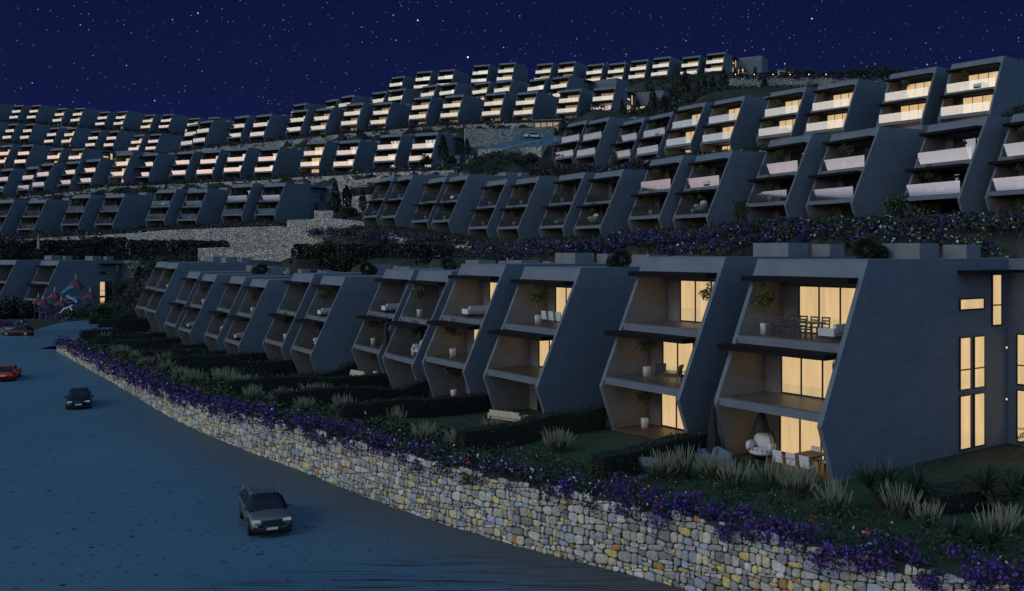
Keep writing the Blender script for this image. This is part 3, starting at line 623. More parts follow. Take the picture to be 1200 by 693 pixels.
def make_house(lit, end, simple=False, litend=True, clear=False):
    root = empty('terraced_house', (0, 0, 0))
    part(side_wall_mb(0, .24, True), 'side_wall', root); part(side_wall_mb(WD-.24, WD, False), 'side_wall', root)
    y0, y1 = .24, WD-.24
    xr = fin_x(9.0)
    part(MB().prism([(xr, 9.0), (0+.005, H-.006), (DEP-.3, H-.006), (DEP-.3, 9.0)], y0, y1, MT['concrete']), 'roof', root)
    part(MB().prism([(-2.45, -1.1), (-2.45, .02), (GLU[0]+.3, .02), (GLU[0]+.3, -1.1)], y0, y1, MT['deck']), 'terrace', root)
    for z, g in ((3.0, GLU[1]), (6.0, GLU[2])):
        fx_ = fin_x(z)
        b = MB().prism([(fx_-.02, z-.38), (fx_-.02, z), (g+.3, z), (g+.3, z-.38)], y0, y1, MT['concrete'])
        b.box(fx_+.25, g+.2, y0+.01, y1-.01, z-.001, z+.03, MT['deck'])
        part(b, 'floor_slab', root)
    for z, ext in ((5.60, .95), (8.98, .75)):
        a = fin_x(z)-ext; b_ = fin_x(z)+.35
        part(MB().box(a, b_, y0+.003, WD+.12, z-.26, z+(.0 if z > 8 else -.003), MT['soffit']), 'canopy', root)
    # interior walls with the glazing opening
    b = MB(); vj = 5.25
    for i, (z0, g) in enumerate(zip((0.02, 3.03, 6.03), GLU)):
        z1 = (2.62, 5.62, 8.995)[i]
        b.box(g, g+.2, vj, y1-.002, z0+.002, z1-.002, MT['plaster'])
        b.box(g, g+.2, y0+.002, vj, z0+2.47, z1-.002, MT['plaster'])
    part(b, 'inner_wall', root)
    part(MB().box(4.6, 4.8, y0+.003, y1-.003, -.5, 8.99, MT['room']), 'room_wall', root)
    part(MB().box(DEP-.3, DEP-.02, y0+.001, y1-.001, -1., H-.01, MT['concrete']), 'rear_wall', root)
    for i, (z0, g) in enumerate(zip((0.02, 3.03, 6.03), GLU)):
        w = part(window_mb(g+.06, y0+.004, vj-.004, z0+.01, z0+2.46, 4), 'window', root)
        lm = lit[i] if isinstance(lit, (list, tuple)) else lit
        part(MB().box(g+.065, g+.075, y0+.06, vj-.06, z0+.07, z0+2.40, MT[lm] if lm else MT['darkpane']), 'pane', w)
    for z in (3.0, 6.0):
        fx_ = fin_x(z)
        part(MB().box(fx_+.10, fx_+.125, y0+.02, y1-.02, z+.035, z+1.12, MT['raildim' if clear else 'rail']), 'glass_railing', root)  # lowest rows take the rail glass copy with its reflection turned down
    if not simple:
        part(MB().box(7.4, 9.2, 2.0, 4.7, H-.01, H+.82, MT['skyglass']), 'roof_parapet', root)
        part(MB().box(9.4, 10.8, .6, 1.9, H-.01, H+.74, MT['skyglass']), 'roof_parapet', root)
    if end:
        W_ = 'lit' if litend == 'all' else None
        spec = [(7.64, 8.72, .12, 2.92, 1, None), (8.98, 10.06, .12, 2.92, 1, None), (7.64, 8.72, 3.15, 5.88, 1, 4.2), (8.98, 10.06, 3.15, 5.88, 1, 4.2), (7.64, 10.0, 7.22, 7.84, 1, None), (10.75, 11.75, 6.3, 9.05, 1, 7.4)]
        for si_, (u0, u1, z0, z1, npn, mid) in enumerate(spec):
            b = MB(); t = .07; W_ = 'lit' if litend == 'all' or (litend == 'one' and si_ in (0, 2)) else None
            for (a0, a1, c0, c1) in ((u0, u1, z0, z0+t), (u0, u1, z1-t, z1), (u0, u0+t, z0+t, z1-t), (u1-t, u1, z0+t, z1-t)): b.box(a0, a1, -.07, .03, c0, c1, MT['frame'])
            if mid: b.box(u0+t, u1-t, -.065, .03, mid-t/2, mid+t/2, MT['frame'])
            w = part(b, 'window', root)
            part(MB().box(u0+t-.005, u1-t+.005, -.03, -.01, z0+t-.005, z1-t+.005, MT[W_] if W_ else MT['darkpane']), 'pane', w)
        part(MB().box(7.5, 12.2, -1.15, .03, 9.12, 9.27, MT['soffit']), 'side_canopy', root)
        b = MB().box(DEP-.001, 20., -9., WD+.001, -1.2, H-.004, MT['concrete']); part(b, 'rear_wing', root)
        W_ = 'lit' if litend == 'all' else None
        for (v0, v1, z0, z1, mid) in ((-3.6, -.5, .12, 2.92, None), (-3.6, -.5, 3.15, 5.88, 4.2)):
            w = part(window_mb(DEP-.03, v0, v1, z0, z1, 3, mid), 'window', root)
            part(MB().box(DEP-.05, DEP-.03, v0+.06, v1-.06, z0+.06, z1-.06, MT[W_] if W_ else MT['darkpane']), 'pane', w)
    return root
HP = {}
for k, L in ROWS.items():
    txt, short = ROWTXT[k]
    for i, h in enumerate(L):
        lit = None; end = (i == 0 and k in END); simple = k in 'UVWFG'
        if i in LIT[k]: lit = 'litcool' if k in 'EFGU' else 'lit'
        if k == 'A' and i == 2: lit = (None, 'lit', 'lit')
        if k == 'A' and i == 3: lit = (None, 'lit', 'lit')
        if k == 'E': lit = (lit, lit, lit) if i in LIT[k] else None
        litend = 'all' if k in 'AEFW' else 'one' if k == 'P' else 'none'
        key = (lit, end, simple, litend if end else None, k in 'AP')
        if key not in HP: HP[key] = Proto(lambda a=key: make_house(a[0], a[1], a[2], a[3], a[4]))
        p = lpos(h, 0, 0)
        if end and k == 'A': lab = 'big grey end house with tall lit side windows above the road'
        else: lab = '%s grey slanted house %s' % (ORD[i], txt)
        HP[key].put(p, R(h[3]), lab, 'house', 'slanted grey houses in the '+short)

# ------------------------------------------------------------------ vegetation makers
def crown_pts(n, rx, ry, rz, cz, seed, clumps=9, cr=.45):
    r = np.random.default_rng(seed); cs = r.normal(size=(clumps, 3)); cs /= np.linalg.norm(cs, axis=1)[:, None]
    cs *= r.uniform(.35, .85, clumps)[:, None]; k = r.integers(0, clumps, n)
    d = r.normal(size=(n, 3)); d /= np.linalg.norm(d, axis=1)[:, None]; p = cs[k]+d*cr*r.uniform(.5, 1.05, n)[:, None]
    return p*np.array([rx, ry, rz])+np.array([0, 0, cz])
def make_potted_tree():
    root = empty('potted_tree', (0, 0, 0))
    part(MB().lathe([(.17, 0), (.20, .48), (.17, .50), (.15, .44)], MT['pot'], 12), 'pot', root, True)
    b = MB().tube([(0, 0, .42), (.02, .01, .9), (-.01, 0, 1.35)], [.03, .022, .015], MT['bark'], 6)
    for a in range(5): b.tube([(0, 0, 1.1+a*.08), (.28*math.cos(a*1.9), .28*math.sin(a*1.9), 1.5+a*.1)], [.012, .005], MT['bark'], 4)
    part(b, 'trunk', root)
    part(MB().leaves(crown_pts(520, .52, .52, .62, 1.65, 3), .13, [(MT['leafp'], 3), (MT['leaf'], 2)], seed=3), 'crown', root)
    return root
P_POT = Proto(make_potted_tree)
def make_cypress(n=700, size=.22, seed=5, rad=.16):
    def f():
        root = empty('cypress_tree', (0, 0, 0)); r = np.random.default_rng(seed)
        part(MB().tube([(0, 0, -.2), (0, 0, .5)], [.05, .035], MT['bark'], 6), 'trunk', root)
        t = r.uniform(0, 1, n)**.8; prof = rad*np.clip(np.minimum(t*7+.35, 1), 0, 1)*np.clip((1-t)*1.5, 0, 1)**.6
        a = r.uniform(0, 2*np.pi, n); wob = 1+.18*np.sin(a*3+t*14)
        rr = prof*np.sqrt(r.uniform(.45, 1.05, n))*wob
        P = np.stack([rr*np.cos(a), rr*np.sin(a), .06+t*.94], 1)
        part(MB().leaves(P, size*.28, [(MT['leafd'], 5), (MT['leafm'], 1)], up=1.6, seed=seed), 'crown', root)
        return root
    return f
P_CYP = [Proto(make_cypress(620, .34, 5)), Proto(make_cypress(620, .34, 6, .19))]
def make_column(seed):
    def f():        # clipped columnar cypress of a tall hedge, unit height
        root = empty('columnar_cypress', (0, 0, 0)); r = np.random.default_rng(seed); n = 520
        part(MB().tube([(0, 0, -.1), (0, 0, .4)], [.04, .03], MT['bark'], 6), 'trunk', root)
        t = r.uniform(0, 1, n); prof = .19*np.clip(np.minimum(1, (1-t)*4.5), 0, 1)**.5*(1+.12*np.sin(t*9+seed))
        a = r.uniform(0, 2*np.pi, n); rr = prof*np.sqrt(r.uniform(.4, 1.05, n))
        part(MB().leaves(np.stack([rr*np.cos(a), rr*np.sin(a), t], 1), .10, [(MT['leafd'], 6), (MT['leafm'], 1)], up=1.2, seed=seed), 'crown', root)
        return root
    return f
P_COL = [Proto(make_column(11)), Proto(make_column(12))]
def make_tree(seed, dark=False, n=1500, name='leafy_tree'):
    def f():      # unit height 1
        root = empty(name, (0, 0, 0)); r = random.Random(seed)
        b = MB().tube([(0, 0, -.05), (.01, 0, .2), (0, .01, .5)], [.035, .026, .012], MT['bark'], 7)
        for k in range(6):
            a = k*1.05+r.random(); b.tube([(0, 0, .18+.05*k), (.22*math.cos(a), .22*math.sin(a), .42+.06*k)], [.014, .004], MT['bark'], 5)
        part(b, 'trunk', root)
        part(MB().leaves(crown_pts(n, .42, .42, .42, .56, seed, 14, .42), .085, [(MT['leafd' if dark else 'leafm'], 4), (MT['leaf'], 1 if dark else 2)], seed=seed), 'crown', root)
        return root
    return f
P_TREE = [Proto(make_tree(21)), Proto(make_tree(22))]; P_DARK = Proto(make_tree(23, True, name='dark_tree'))
def make_conifer():
    root = empty('broad_conifer', (0, 0, 0)); r = np.random.default_rng(4); n = 1700
    part(MB().tube([(0, 0, -.05), (0, 0, .4)], [.04, .02], MT['bark'], 6), 'trunk', root)
    t = r.uniform(0, 1, n)**1.2; lay = .8+.25*np.sin(t*34); a = r.uniform(0, 2*np.pi, n); rr = (.36*(1-t)**.8+.01)*lay*np.sqrt(r.uniform(.3, 1.05, n))
    part(MB().leaves(np.stack([rr*np.cos(a), rr*np.sin(a), .05+t*.95], 1), .075, [(MT['leafm'], 4), (MT['leafd'], 2), (MT['leaf'], 1)], seed=4), 'crown', root)
    return root
P_CON = Proto(make_conifer)
def make_bush():
    root = empty('clipped_round_bush', (0, 0, 0)); r = np.random.default_rng(9)
    P = []
    for c, q, n in (((0, 0, .8), .8, 1900), ((.95, .25, .55), .55, 1000)):
        d = r.normal(size=(n, 3)); d /= np.linalg.norm(d, axis=1)[:, None]; P.append(np.array(c)+d*q*r.uniform(.55, 1.03, n)[:, None])
    b = MB().leaves(np.concatenate(P), .17, [(MT['leafd'], 2), (MT['leafm'], 3)], seed=9)
    part(b, 'foliage', root); part(MB().tube([(0, 0, -.1), (0, 0, .8)], [.06, .04], MT['bark'], 6), 'stem', root)
    return root
P_BUSH = Proto(make_bush)
def make_grass(seed, n=46, hgt=1.25):
    def f():
        root = empty('plume_grass', (0, 0, 0)); r = random.Random(seed); bb = MB(); pp = MB()
        for i in range(n*3):
            a = r.random()*6.283; q = r.random()**.6; L = hgt*(.45+.4*r.random()); tip = (q*.75*math.cos(a), q*.75*math.sin(a), L*.8); w = .012
            base = (q*.2*math.cos(a), q*.2*math.sin(a), 0); mid = (q*.45*math.cos(a), q*.45*math.sin(a), L*.62)
            nx_, ny_ = -math.sin(a)*w, math.cos(a)*w
            bb.poly([(base[0]-nx_, base[1]-ny_, 0), (base[0]+nx_, base[1]+ny_, 0), (mid[0]+nx_, mid[1]+ny_, mid[2]), (mid[0]-nx_, mid[1]-ny_, mid[2]), tip], [(0, 1, 2, 3), (3, 2, 4)], MT['blade'])
        for i in range(n):
            a = r.random()*6.283; q = r.random()**.6; L = hgt*(.55+.6*r.random()); x0, y0 = q*.55*math.cos(a), q*.55*math.sin(a); x1, y1 = x0+q*.16*math.cos(a)+r.gauss(0, .07), y0+q*.16*math.sin(a)+r.gauss(0, .07)
            x1 += q*.22*math.cos(a); y1 += q*.22*math.sin(a); f_ = lambda t: (x0+(x1-x0)*t**1.6, y0+(y1-y0)*t**1.6, L*t)
            bb.tube([f_(.05), f_(.3), f_(.56)], [.005, .005, .005], MT['blade'], 4, False)
            pp.tube([f_(.52), f_(.62), f_(.78), f_(.92), f_(1.)], [.004, .014, .017, .011, .002], MT['pale'], 5, False)
        part(bb, 'leaves', root); part(pp, 'plumes', root)
        return root
    return f
P_GRASS = [Proto(make_grass(31, 74)), Proto(make_grass(32, 150, 1.15)), Proto(make_grass(33, 56, 1.35))]
def make_palm(tr=2.6, nf=26, L=1.7, white=True):
    def f():
        root = empty('palm_tree', (0, 0, 0)); r = random.Random(3)
        part(MB().tube([(0, 0, -.2), (.02, 0, tr*.3), (.03, .02, tr*.7), (.0, 0, tr)], [.30, .22, .17, .15] if white else [.1, .09, .08, .08], MT['trunkwhite' if white else 'bark'], 10), 'trunk', root, True)
        b = MB()
        for i in range(nf):
            a = 2.4*i; up = .9-1.3*(i/nf); pts = []
            for j in range(7):
                t = j/6; rr = L*t*math.cos(up*(1-t*.5)); z = tr+L*(math.sin(up)*t-.55*t*t); pts.append(Vector((rr*math.cos(a), rr*math.sin(a), z)))
            b.tube([tuple(p) for p in pts], [.02*(1-.8*j/6) for j in range(7)], MT['leaf'], 4, False)
            sd_ = Vector((-math.sin(a), math.cos(a), 0))
            for j in range(1, 7):
                for s_ in (-1, 1):
                    for q in (0, .5):
                        p = pts[j-1].lerp(pts[j], q+.25); w = L*.26*(1-.6*abs(j/6-.4)); tip = p+sd_*s_*w+(pts[j]-pts[j-1]).normalized()*w*.6-Vector((0, 0, w*.35))
                        d = (pts[j]-pts[j-1]).normalized()*.04
                        b.poly([p-d, p+d, tip], [(0, 1, 2)], MT['leafm'])
        part(b, 'fronds', root)
        return root
    return f
def make_yucca():
    root = empty('spiky_agave', (0, 0, 0)); r = random.Random(8); b = MB()
    for k, (cx_, cy_, cz_) in enumerate(((0, 0, .5), (.7, .3, .6), (-.6, .4, .45))):
        b.tube([(cx_*.3, cy_*.3, -.1), (cx_, cy_, cz_)], [.09, .06], MT['bark'], 6)
        for i in range(58):
            a = r.random()*6.283; e = r.uniform(-.25, 1.35); L = r.uniform(.75, 1.1)
            d = Vector((math.cos(a)*math.cos(e), math.sin(a)*math.cos(e), math.sin(e))); s_ = Vector((-math.sin(a), math.cos(a), 0))*.035
            p = Vector((cx_, cy_, cz_)); m_ = p+d*L*.5; t_ = p+d*L-Vector((0, 0, .12*L))
            b.poly([p-s_*.6, p+s_*.6, m_+s_, m_-s_, t_], [(0, 1, 2, 3), (3, 2, 4)], MT['leafm'])
    part(b, 'leaves', root); return root
P_YUC = Proto(make_yucca)

def hedge(name, pts, w, h, leaf, dens, label, cat='hedge', m=(('leafd', 6), ('leafm', 1)), seed=0, group=None):
    """pts: world points of the base line; leafy surface over a dark solid core"""
    P = [Vector(p) for p in pts]; b = MB(); n = len(P); A, B_ = [], []
    for i, p in enumerate(P):
        d = (P[min(i+1, n-1)]-P[max(i-1, 0)]); d.z = 0; d.normalize(); q = Vector((-d.y, d.x, 0)); A.append(p+q*(w/2-leaf*.3)); B_.append(p-q*(w/2-leaf*.3))
    up = Vector((0, 0, h-leaf*.3)); dn = Vector((0, 0, -.4)); V = [a+dn for a in A]+[q+dn for q in B_]+[a+up for a in A]+[q+up for q in B_]
    b.poly(V, [[i, i+1, 2*n+i+1, 2*n+i][::-1] for i in range(n-1)]+[[n+i, n+i+1, 3*n+i+1, 3*n+i] for i in range(n-1)]+[[2*n+i, 3*n+i, 3*n+i+1, 2*n+i+1][::-1] for i in range(n-1)]+[[0, n, 3*n, 2*n], [n-1, 2*n-1, 4*n-1, 3*n-1][::-1]], MT[m[0][0]])
    r = np.random.default_rng(seed+17); C = []
    for i in range(n-1):
        a, c = np.array(P[i]), np.array(P[i+1]); L = np.linalg.norm(c-a); k = int(L*dens*(w+2*h)/3)+4
        t = r.uniform(0, 1, k)[:, None]; base = a+(c-a)*t; d = (c-a)/L; q = np.array([-d[1], d[0], 0])
        s_ = r.uniform(0, w+2*h, k); side = s_ < h; top = (s_ >= h) & (s_ < h+w)
        off = np.where(side, -w/2, np.where(top, s_-h-w/2, w/2)); z = np.where(side, s_, np.where(top, h, s_-h-w))
        jit = r.normal(size=(k, 3))*leaf*.35 + (np.sin(base[:, :1]*2.1+base[:, 1:2]*1.7)*leaf*.5)*np.array([0, 0, 1])
        C.append(base+q*off[:, None]+np.array([0, 0, 1])*z[:, None]+jit)
    for e_, o_ in ((P[0], P[1]), (P[-1], P[-2])):
        a = np.array(e_); d = a-np.array(o_); d /= np.linalg.norm(d); q = np.array([-d[1], d[0], 0]); k = int(dens*w*h)+6
        C.append(a+d*leaf*.4+q*(r.uniform(-.5, .5, k)*w)[:, None]+np.array([0, 0, 1])*(r.uniform(0, h, k))[:, None]+r.normal(size=(k, 3))*leaf*.4)
    b.leaves(np.concatenate(C), leaf, [(MT[a], w_) for a, w_ in m], seed=seed)
    o = b.build(name); tag(o, label, cat, group); return o

def flower_band(name, pts, dens, leaf, rad, drop, label, seed, dim=True, outward=None):
    """clumps of petals and leaves along a line, some spilling down its outer side"""
    r = np.random.default_rng(seed); b = MB(); P = [np.array(p, float) for p in pts]
    groups = {}
    for a, c in zip(P[:-1], P[1:]):
        L = np.linalg.norm(c-a); k = max(1, int(L*dens)); d = (c-a)/max(L, 1e-6); q = np.array([-d[1], d[0], 0.])
        for _ in range(k):
            t = r.uniform(); cen = a+(c-a)*t; ph = math.sin(cen[0]*.55+cen[1]*.33+seed)+.6*math.sin(cen[0]*1.7-cen[1]*1.1)
            kind = 'p' if ph > (-.15 if dim else -.30) + r.normal()*.35 else ('w' if r.uniform() < .6 else 'g')
            spill = r.uniform() < (.5 if kind == 'p' else .35)
            off = q*(r.uniform(-.1, .35) if spill else -r.uniform(-.1, 1.1)); cen = cen+off+np.array([0, 0, -r.uniform(.0, drop) if spill else r.uniform(-.05, .35)])
            groups.setdefault(kind, []).append((cen, rad*r.uniform(.6, 1.25)))
    wm = {'p': [('purple', 5), ('violet', 5), ('leafm', 2.5), ('leafd', 3.5), ('magenta', .4), ('whitep', .15)], 'w': [('leafd', 5), ('leafm', 4), ('whitep', 1.2), ('violet', 2), ('purple', 1)], 'g': [('leafm', 5), ('leafd', 4), ('leaf', 1), ('whitep', .5)]}
    if dim: wm['p'] = [('violet', 5), ('purple', 3), ('leafd', 3), ('leafm', 3), ('whitep', .25)]
    for kd, L in groups.items():
        cs = np.array([c for c, _ in L]); rs = np.array([q for _, q in L]); m = int((58 if leaf < .2 else 34)*(rad/leaf/3.2)**2)+8
        k = np.repeat(np.arange(len(L)), m); d = r.normal(size=(len(k), 3)); d /= np.linalg.norm(d, axis=1)[:, None]
        C = cs[k]+d*(rs[k]*r.uniform(.35, 1.05, len(k)))[:, None]*np.array([1, 1, .8])
        b.leaves(C, leaf, [(MT[a], w_) for a, w_ in wm[kd]], aspect=.8, seed=seed+ord(kd))
    # a few red and pink blooms
    allc = np.concatenate([np.array([c for c, _ in L]) for L in groups.values()])
    pick = allc[r.integers(0, len(allc), max(3, len(allc)//28))]
    k = np.repeat(pick, 7, 0)+r.normal(size=(len(pick)*7, 3))*leaf*.6+np.array([0, 0, rad*.8])
    if not dim: b.leaves(k, leaf*.8, [(MT['red'], 1)], aspect=1., seed=seed+1)
    o = b.build(name); tag(o, label, 'flowers', kind='stuff'); return o

# ------------------------------------------------------------------ the planted strip on top of the road wall
Q = [Vector((x, y, CAMZ+z)) for x, y, z in WL]
bedi = []
b = MB(); L1, L2, L3 = [], [], []
for i, p in enumerate(Q):
    d = Q[min(i+1, len(Q)-1)]-Q[max(i-1, 0)]; d.z = 0; d.normalize(); q = Vector((d.y, -d.x, 0))
    if wall_side(*(p+q)[:2])[0] < 0: q = -q
    L1.append(p+q*.65-Vector((0, 0, .02))); m_ = p+q*3.2; L2.append(Vector((m_.x, m_.y, p.z+.10))); e_ = p+q*6.0; L3.append(Vector((e_.x, e_.y, ground_at(e_.x, e_.y)-.03)))
n = len(L1); b.poly(L1+L2+L3, [[i, n+i, n+i+1, i+1] for i in range(n-1)]+[[n+i, 2*n+i, 2*n+i+1, n+i+1] for i in range(n-1)], MT['lawn'])
tag(b.build('planting_bed', smooth=True), kind='structure')
seg = [(0, 22, 4.2, .115, .44), (22, 60, 3.4, .13, .45), (60, 100, 2.6, .17, .48), (100, len(Q)-1, 2.0, .24, .55)]
for si, (i0, i1, de, lf, rd) in enumerate(seg):
    de *= 1.5; rd *= 1.2
    flower_band('violet_flowers', [Q[i]+Vector((0, 0, .18)) for i in range(i0, min(i1, len(Q)-1)+1)], de, lf, rd, .55, ['violet, white and red flowers spilling over the nearest stretch of the road wall', 'violet flowers hanging over the middle of the road wall', 'violet flowers on the road wall beside the dark sedan', 'violet flowers on the far end of the road wall'][si], 40+si, False)
# low green shrubs behind the flowers
r_ = np.random.default_rng(77); b = MB(); C = []; S = []
for i in range(0, len(Q)-1):
    dd = L2[i]-L1[i]
    for k in range(8):
        c = Q[i]+dd*r_.uniform(.35, 1.7)+Vector((0, 0, r_.uniform(-.1, .18))); ra = r_.uniform(.3, .65); m = 46 if i < 60 else 26
        d = r_.normal(size=(m, 3)); d /= np.linalg.norm(d, axis=1)[:, None]; C.append(np.array(c)+d*ra*1.25*np.array([1, 1, .8])*r_.uniform(.4, 1, m)[:, None]); S += [(.14 if i < 50 else .24)]*m
b.leaves(np.concatenate(C), np.array(S), [(MT['leafm'], 5), (MT['leafd'], 4), (MT['leaf'], 2), (MT['whitep'], .12)], seed=78)
tag(b.build('low_shrubbery'), 'low dark green ground cover behind the violet flowers on the road wall', 'shrubbery', kind='stuff')

# ------------------------------------------------------------------ front row gardens: hedges between the plots, lawns, plume grass
for i, h in enumerate(ROWS['A'] + [None]):
    if h is None: break
    p0 = lpos(h, -2.7, WD+.7); c, s = math.cos(R(h[3])), math.sin(R(h[3])); Ln = 0
    while Ln < (13 if i < 11 else 7) and wall_side(p0.x-c*(Ln+.5), p0.y-s*(Ln+.5))[0] > 2.4: Ln += .5
    if Ln < 2: continue
    pts = []
    for k in range(6):
        x, y = p0.x-c*Ln*k/5, p0.y-s*Ln*k/5; pts.append((x, y, max(tz(x, y), (p0.z if k == 0 else -9))-.05 if k == 0 else tz(x, y)-.05))
    lf = .11 if i < 5 else .2
    hedge('garden_hedge', pts, .9, 1.25 + (.35 if i > 5 else 0), lf, 330 if i < 5 else 110, 'dark clipped hedge on the far side of the garden of the %s house, front row' % ORD[i], seed=100+i, group='hedges between the front row gardens')
def hit(px, py):
    for D in np.arange(28, 330, .25):
        p = at(px, py, D)
        if p.z <= ground_at(p.x, p.y)+.12: return p
    return p
GR = [(654, 528, 1, 1.0, 'widest plume grass clump beside the garden hedge with the cream sofa behind it'), (577, 512, 0, .9, 'plume grass clump in front of the cream curved garden sofa'), (497, 520, 0, .95, 'plume grass clump on the open lawn before the fourth house'), (533, 524, 1, .8, 'low plume grass clump just behind a violet flower mound'), (466, 496, 2, .8, 'thin plume grass clump at the tip of a garden hedge'),
 (338, 474, 1, 1., 'bushy plume grass clump behind the tallest violet flower mound'), (362, 468, 0, 1., 'first of two tall plume grass clumps before dark hedges'), (378, 470, 2, 1., 'second of two tall plume grass clumps before dark hedges'), (290, 458, 0, 1.1, 'plume grass clump near the middle of the far garden beds'), (262, 450, 1, 1.2, 'broad grey plume grass clump among the far garden beds'), (215, 434, 1, 1.1, 'grey plume grass mound towards the far end of the road wall'), (192, 428, 0, 1.1, 'small plume grass clump towards the far end of the road wall'),
 (775, 560, 0, 1., 'plume grass clump in front of the grey blue garden sofa'), (800, 558, 2, 1.05, 'tall plume grass clump between the two grey blue garden sofas'), (835, 560, 1, 1., 'dense plume grass clump before the second grey blue sofa'), (862, 572, 0, 1.05, 'plume grass clump between the garden sofa and the black hanging chair'), (903, 573, 2, 1.05, 'plume grass clump on the lawn before the white dining chairs'), (936, 580, 0, 1.05, 'plume grass clump on the lawn below the wooden dining table'), (978, 598, 2, .95, 'slim plume grass clump before the corner of the big end house'), (1056, 606, 2, 1.0, 'plume grass clump under the first spiky plant beside the end house'), (1086, 616, 0, .8, 'small plume grass clump beside the first spiky plant'), (1168, 632, 2, .95, 'plume grass clump at the frame edge below the second spiky plant'), (1186, 622, 0, .8, 'short plume grass clump beside the second spiky plant')]
for k, (px, py, v, sc, lab) in enumerate(GR):
    p = hit(px, py); P_GRASS[v].put((p.x, p.y, ground_at(p.x, p.y)-.02 if wall_side(p.x, p.y)[0] > 4 else p.z-.1), k*1.3, lab, 'ornamental grass', 'plume grass clumps in the front gardens', sc)
rg = random.Random(44)
for k in range(20):
    i_ = 62+k*4+rg.randint(-1, 1)
    if i_ >= len(Q)-2: break
    q_ = Q[i_].lerp(L3[i_], rg.uniform(.45, 1.)); P_GRASS[k % 3].put((q_.x, q_.y, tz(q_.x, q_.y)-.05), k, 'pale plume grass tuft in the loose row behind the far wall flowers', 'ornamental grass', 'plume grass tufts along the far half of the wall', rg.uniform(.8, 1.15))
for (px, py, sc, lab) in ((1040, 588, 1.5, 'large dark spiky plant on the lawn beside the big end house'), (1190, 600, 1.5, 'dark spiky plant at the frame edge near the wing windows'), (1140, 640, .9, 'small spiky plant behind the violet flowers at the near wall end')):
    p = hit(px, py); P_YUC.put((p.x, p.y, tz(p.x, p.y)-.05), px, lab, 'plant', None, sc)
pp = hit(1215, 560); Proto(make_palm(1.9, 20, 1.3, False)).put((pp.x+.2, pp.y, tz(pp.x, pp.y)), 0, 'short palm with arching fronds in front of the lit wing windows', 'palm')
hedge('garden_hedge', [(p.x, p.y, tz(p.x, p.y)-.1) for p in (hit(1085, 596), hit(1130, 590), hit(1185, 570))], 1.6, .9, .12, 260, 'loose dark shrub row on the lawn between the two spiky plants', seed=300, m=(('leafd', 4), ('leafm', 3)))

# ------------------------------------------------------------------ terraces of the upper rows: retaining wall, clipped hedge, flowers
TER = {'B': (1.0, .30, 2.2, 'second row'), 'C': (.8, .38, 1.6, 'high row by the car ramp'), 'S': (.7, .45, 1.2, 'row behind the cypress hedge'), 'D': (.6, .5, 1.0, 'row below the white car'), 'E': (.6, .5, 1.0, 'row above the white car'), 'G': (.4, .6, .6, 'half hidden upper row'), 'F': (.5, .6, 1.0, 'crest row'), 'W': (.4, .7, .8, 'far lower row'), 'V': (.3, .8, .6, 'far middle row'), 'U': (.3, .8, .6, 'far crest row')}
for ti, (k, (den, lf, drop, txt)) in enumerate(TER.items()):
    L = ROWS[k]; 
    def line(u, dz=0.):
        a = []
        hs = sorted(L, key=lambda h: h[0])
        if k not in 'BC': hs = hs
        for h in hs: a.append(lpos(h, u, WD)); a.append(lpos(h, u, 0))
        e0, e1 = lpos(hs[0], u, WD+6), lpos(hs[-1], u, -8); a = [e0]+a+[e1]
        P = smooth_pl(resample([(p.x, p.y, p.z) for p in a], 3.), 10)
        return [Vector(p)+Vector((0, 0, dz)) for p in P]
    uw = -6.2
    w = line(uw); w = w if True else w
    base = [(p.x, p.y, p.z+.05, p.z-4.2) for p in w]
    stone_wall('retaining_wall', base[::-1], .5, MT['stone_far'], 'stone retaining wall holding up the terrace of the %s' % txt)
    hedge('clipped_hedge', line(-4.0)[1:-1], 1.1, 1.25, lf, 60/lf*.3, 'dark clipped hedge along the terrace edge of the %s' % txt, seed=200+ti)
    flower_band('violet_flowers', line(uw+.1, .25)[::-1], den*2.2, lf, .62 if k == 'B' else .6, drop, 'violet flowers trailing along the terrace wall of the %s' % txt, 60+ti)

# ------------------------------------------------------------------ more walls and planting on the hillside
def wall_px(name, pts, hgt, label, m='stone_far', thick=.6):
    P = []
    for px, py, D in pts:
        p = at(px, py, D); P.append((p.x, p.y, p.z, p.z-hgt))
    Pr = resample([(a[0], a[1], a[2], a[3]) for a in P][::-1], 4.)
    return stone_wall(name, [tuple(q) for q in Pr], thick, MT[m], label)
wall_px('stone_wall', [(130, 277, 196), (190, 270, 194), (270, 267, 192), (345, 266, 190), (372, 266, 188)], 9, 'broad pale stone wall under the row behind the cypress hedge')
wall_px('stone_wall', [(336, 258, 186), (390, 256, 183), (447, 262, 179)], 11, 'tall pale stone wall below the tall windowed side of an end house')
wall_px('stone_wall', [(368, 247, 189), (390, 247, 188)], 3, 'small square stone wall beside the entrance steps of the dark end house')
wall_px('stone_wall', [(232, 291, 176), (262, 290, 175), (300, 291, 174), (350, 292, 172)], 4, 'low stone wall in front of the clipped cypress hedge')
wall_px('stone_wall', [(430, 262, 172), (500, 271, 158), (556, 277, 146)], 4, 'stone wall between the rocky slope and the round clipped hedge')
wall_px('stone_wall', [(394, 213, 208), (420, 211, 206), (447, 207, 204)], 7, 'upper rubble wall on the rocky slope with small trees')
wall_px('stone_wall', [(400, 232, 199), (425, 229, 196), (440, 228, 194)], 5, 'lower rubble wall on the rocky slope with small trees')
wall_px('stone_wall', [(545, 151, 226), (600, 151, 230), (650, 148, 238)], 4.4, 'stone wall rising behind the parked white car')
wall_px('stone_wall', [(548, 188, 196), (600, 172, 204), (632, 165, 213), (645, 171, 217)], 6, 'stone wall holding up the ramp below the white car')
wall_px('stone_wall', [(778, 126, 222), (805, 112, 226), (842, 111, 230)], 4, 'stone wall among the cypresses under the crest row')
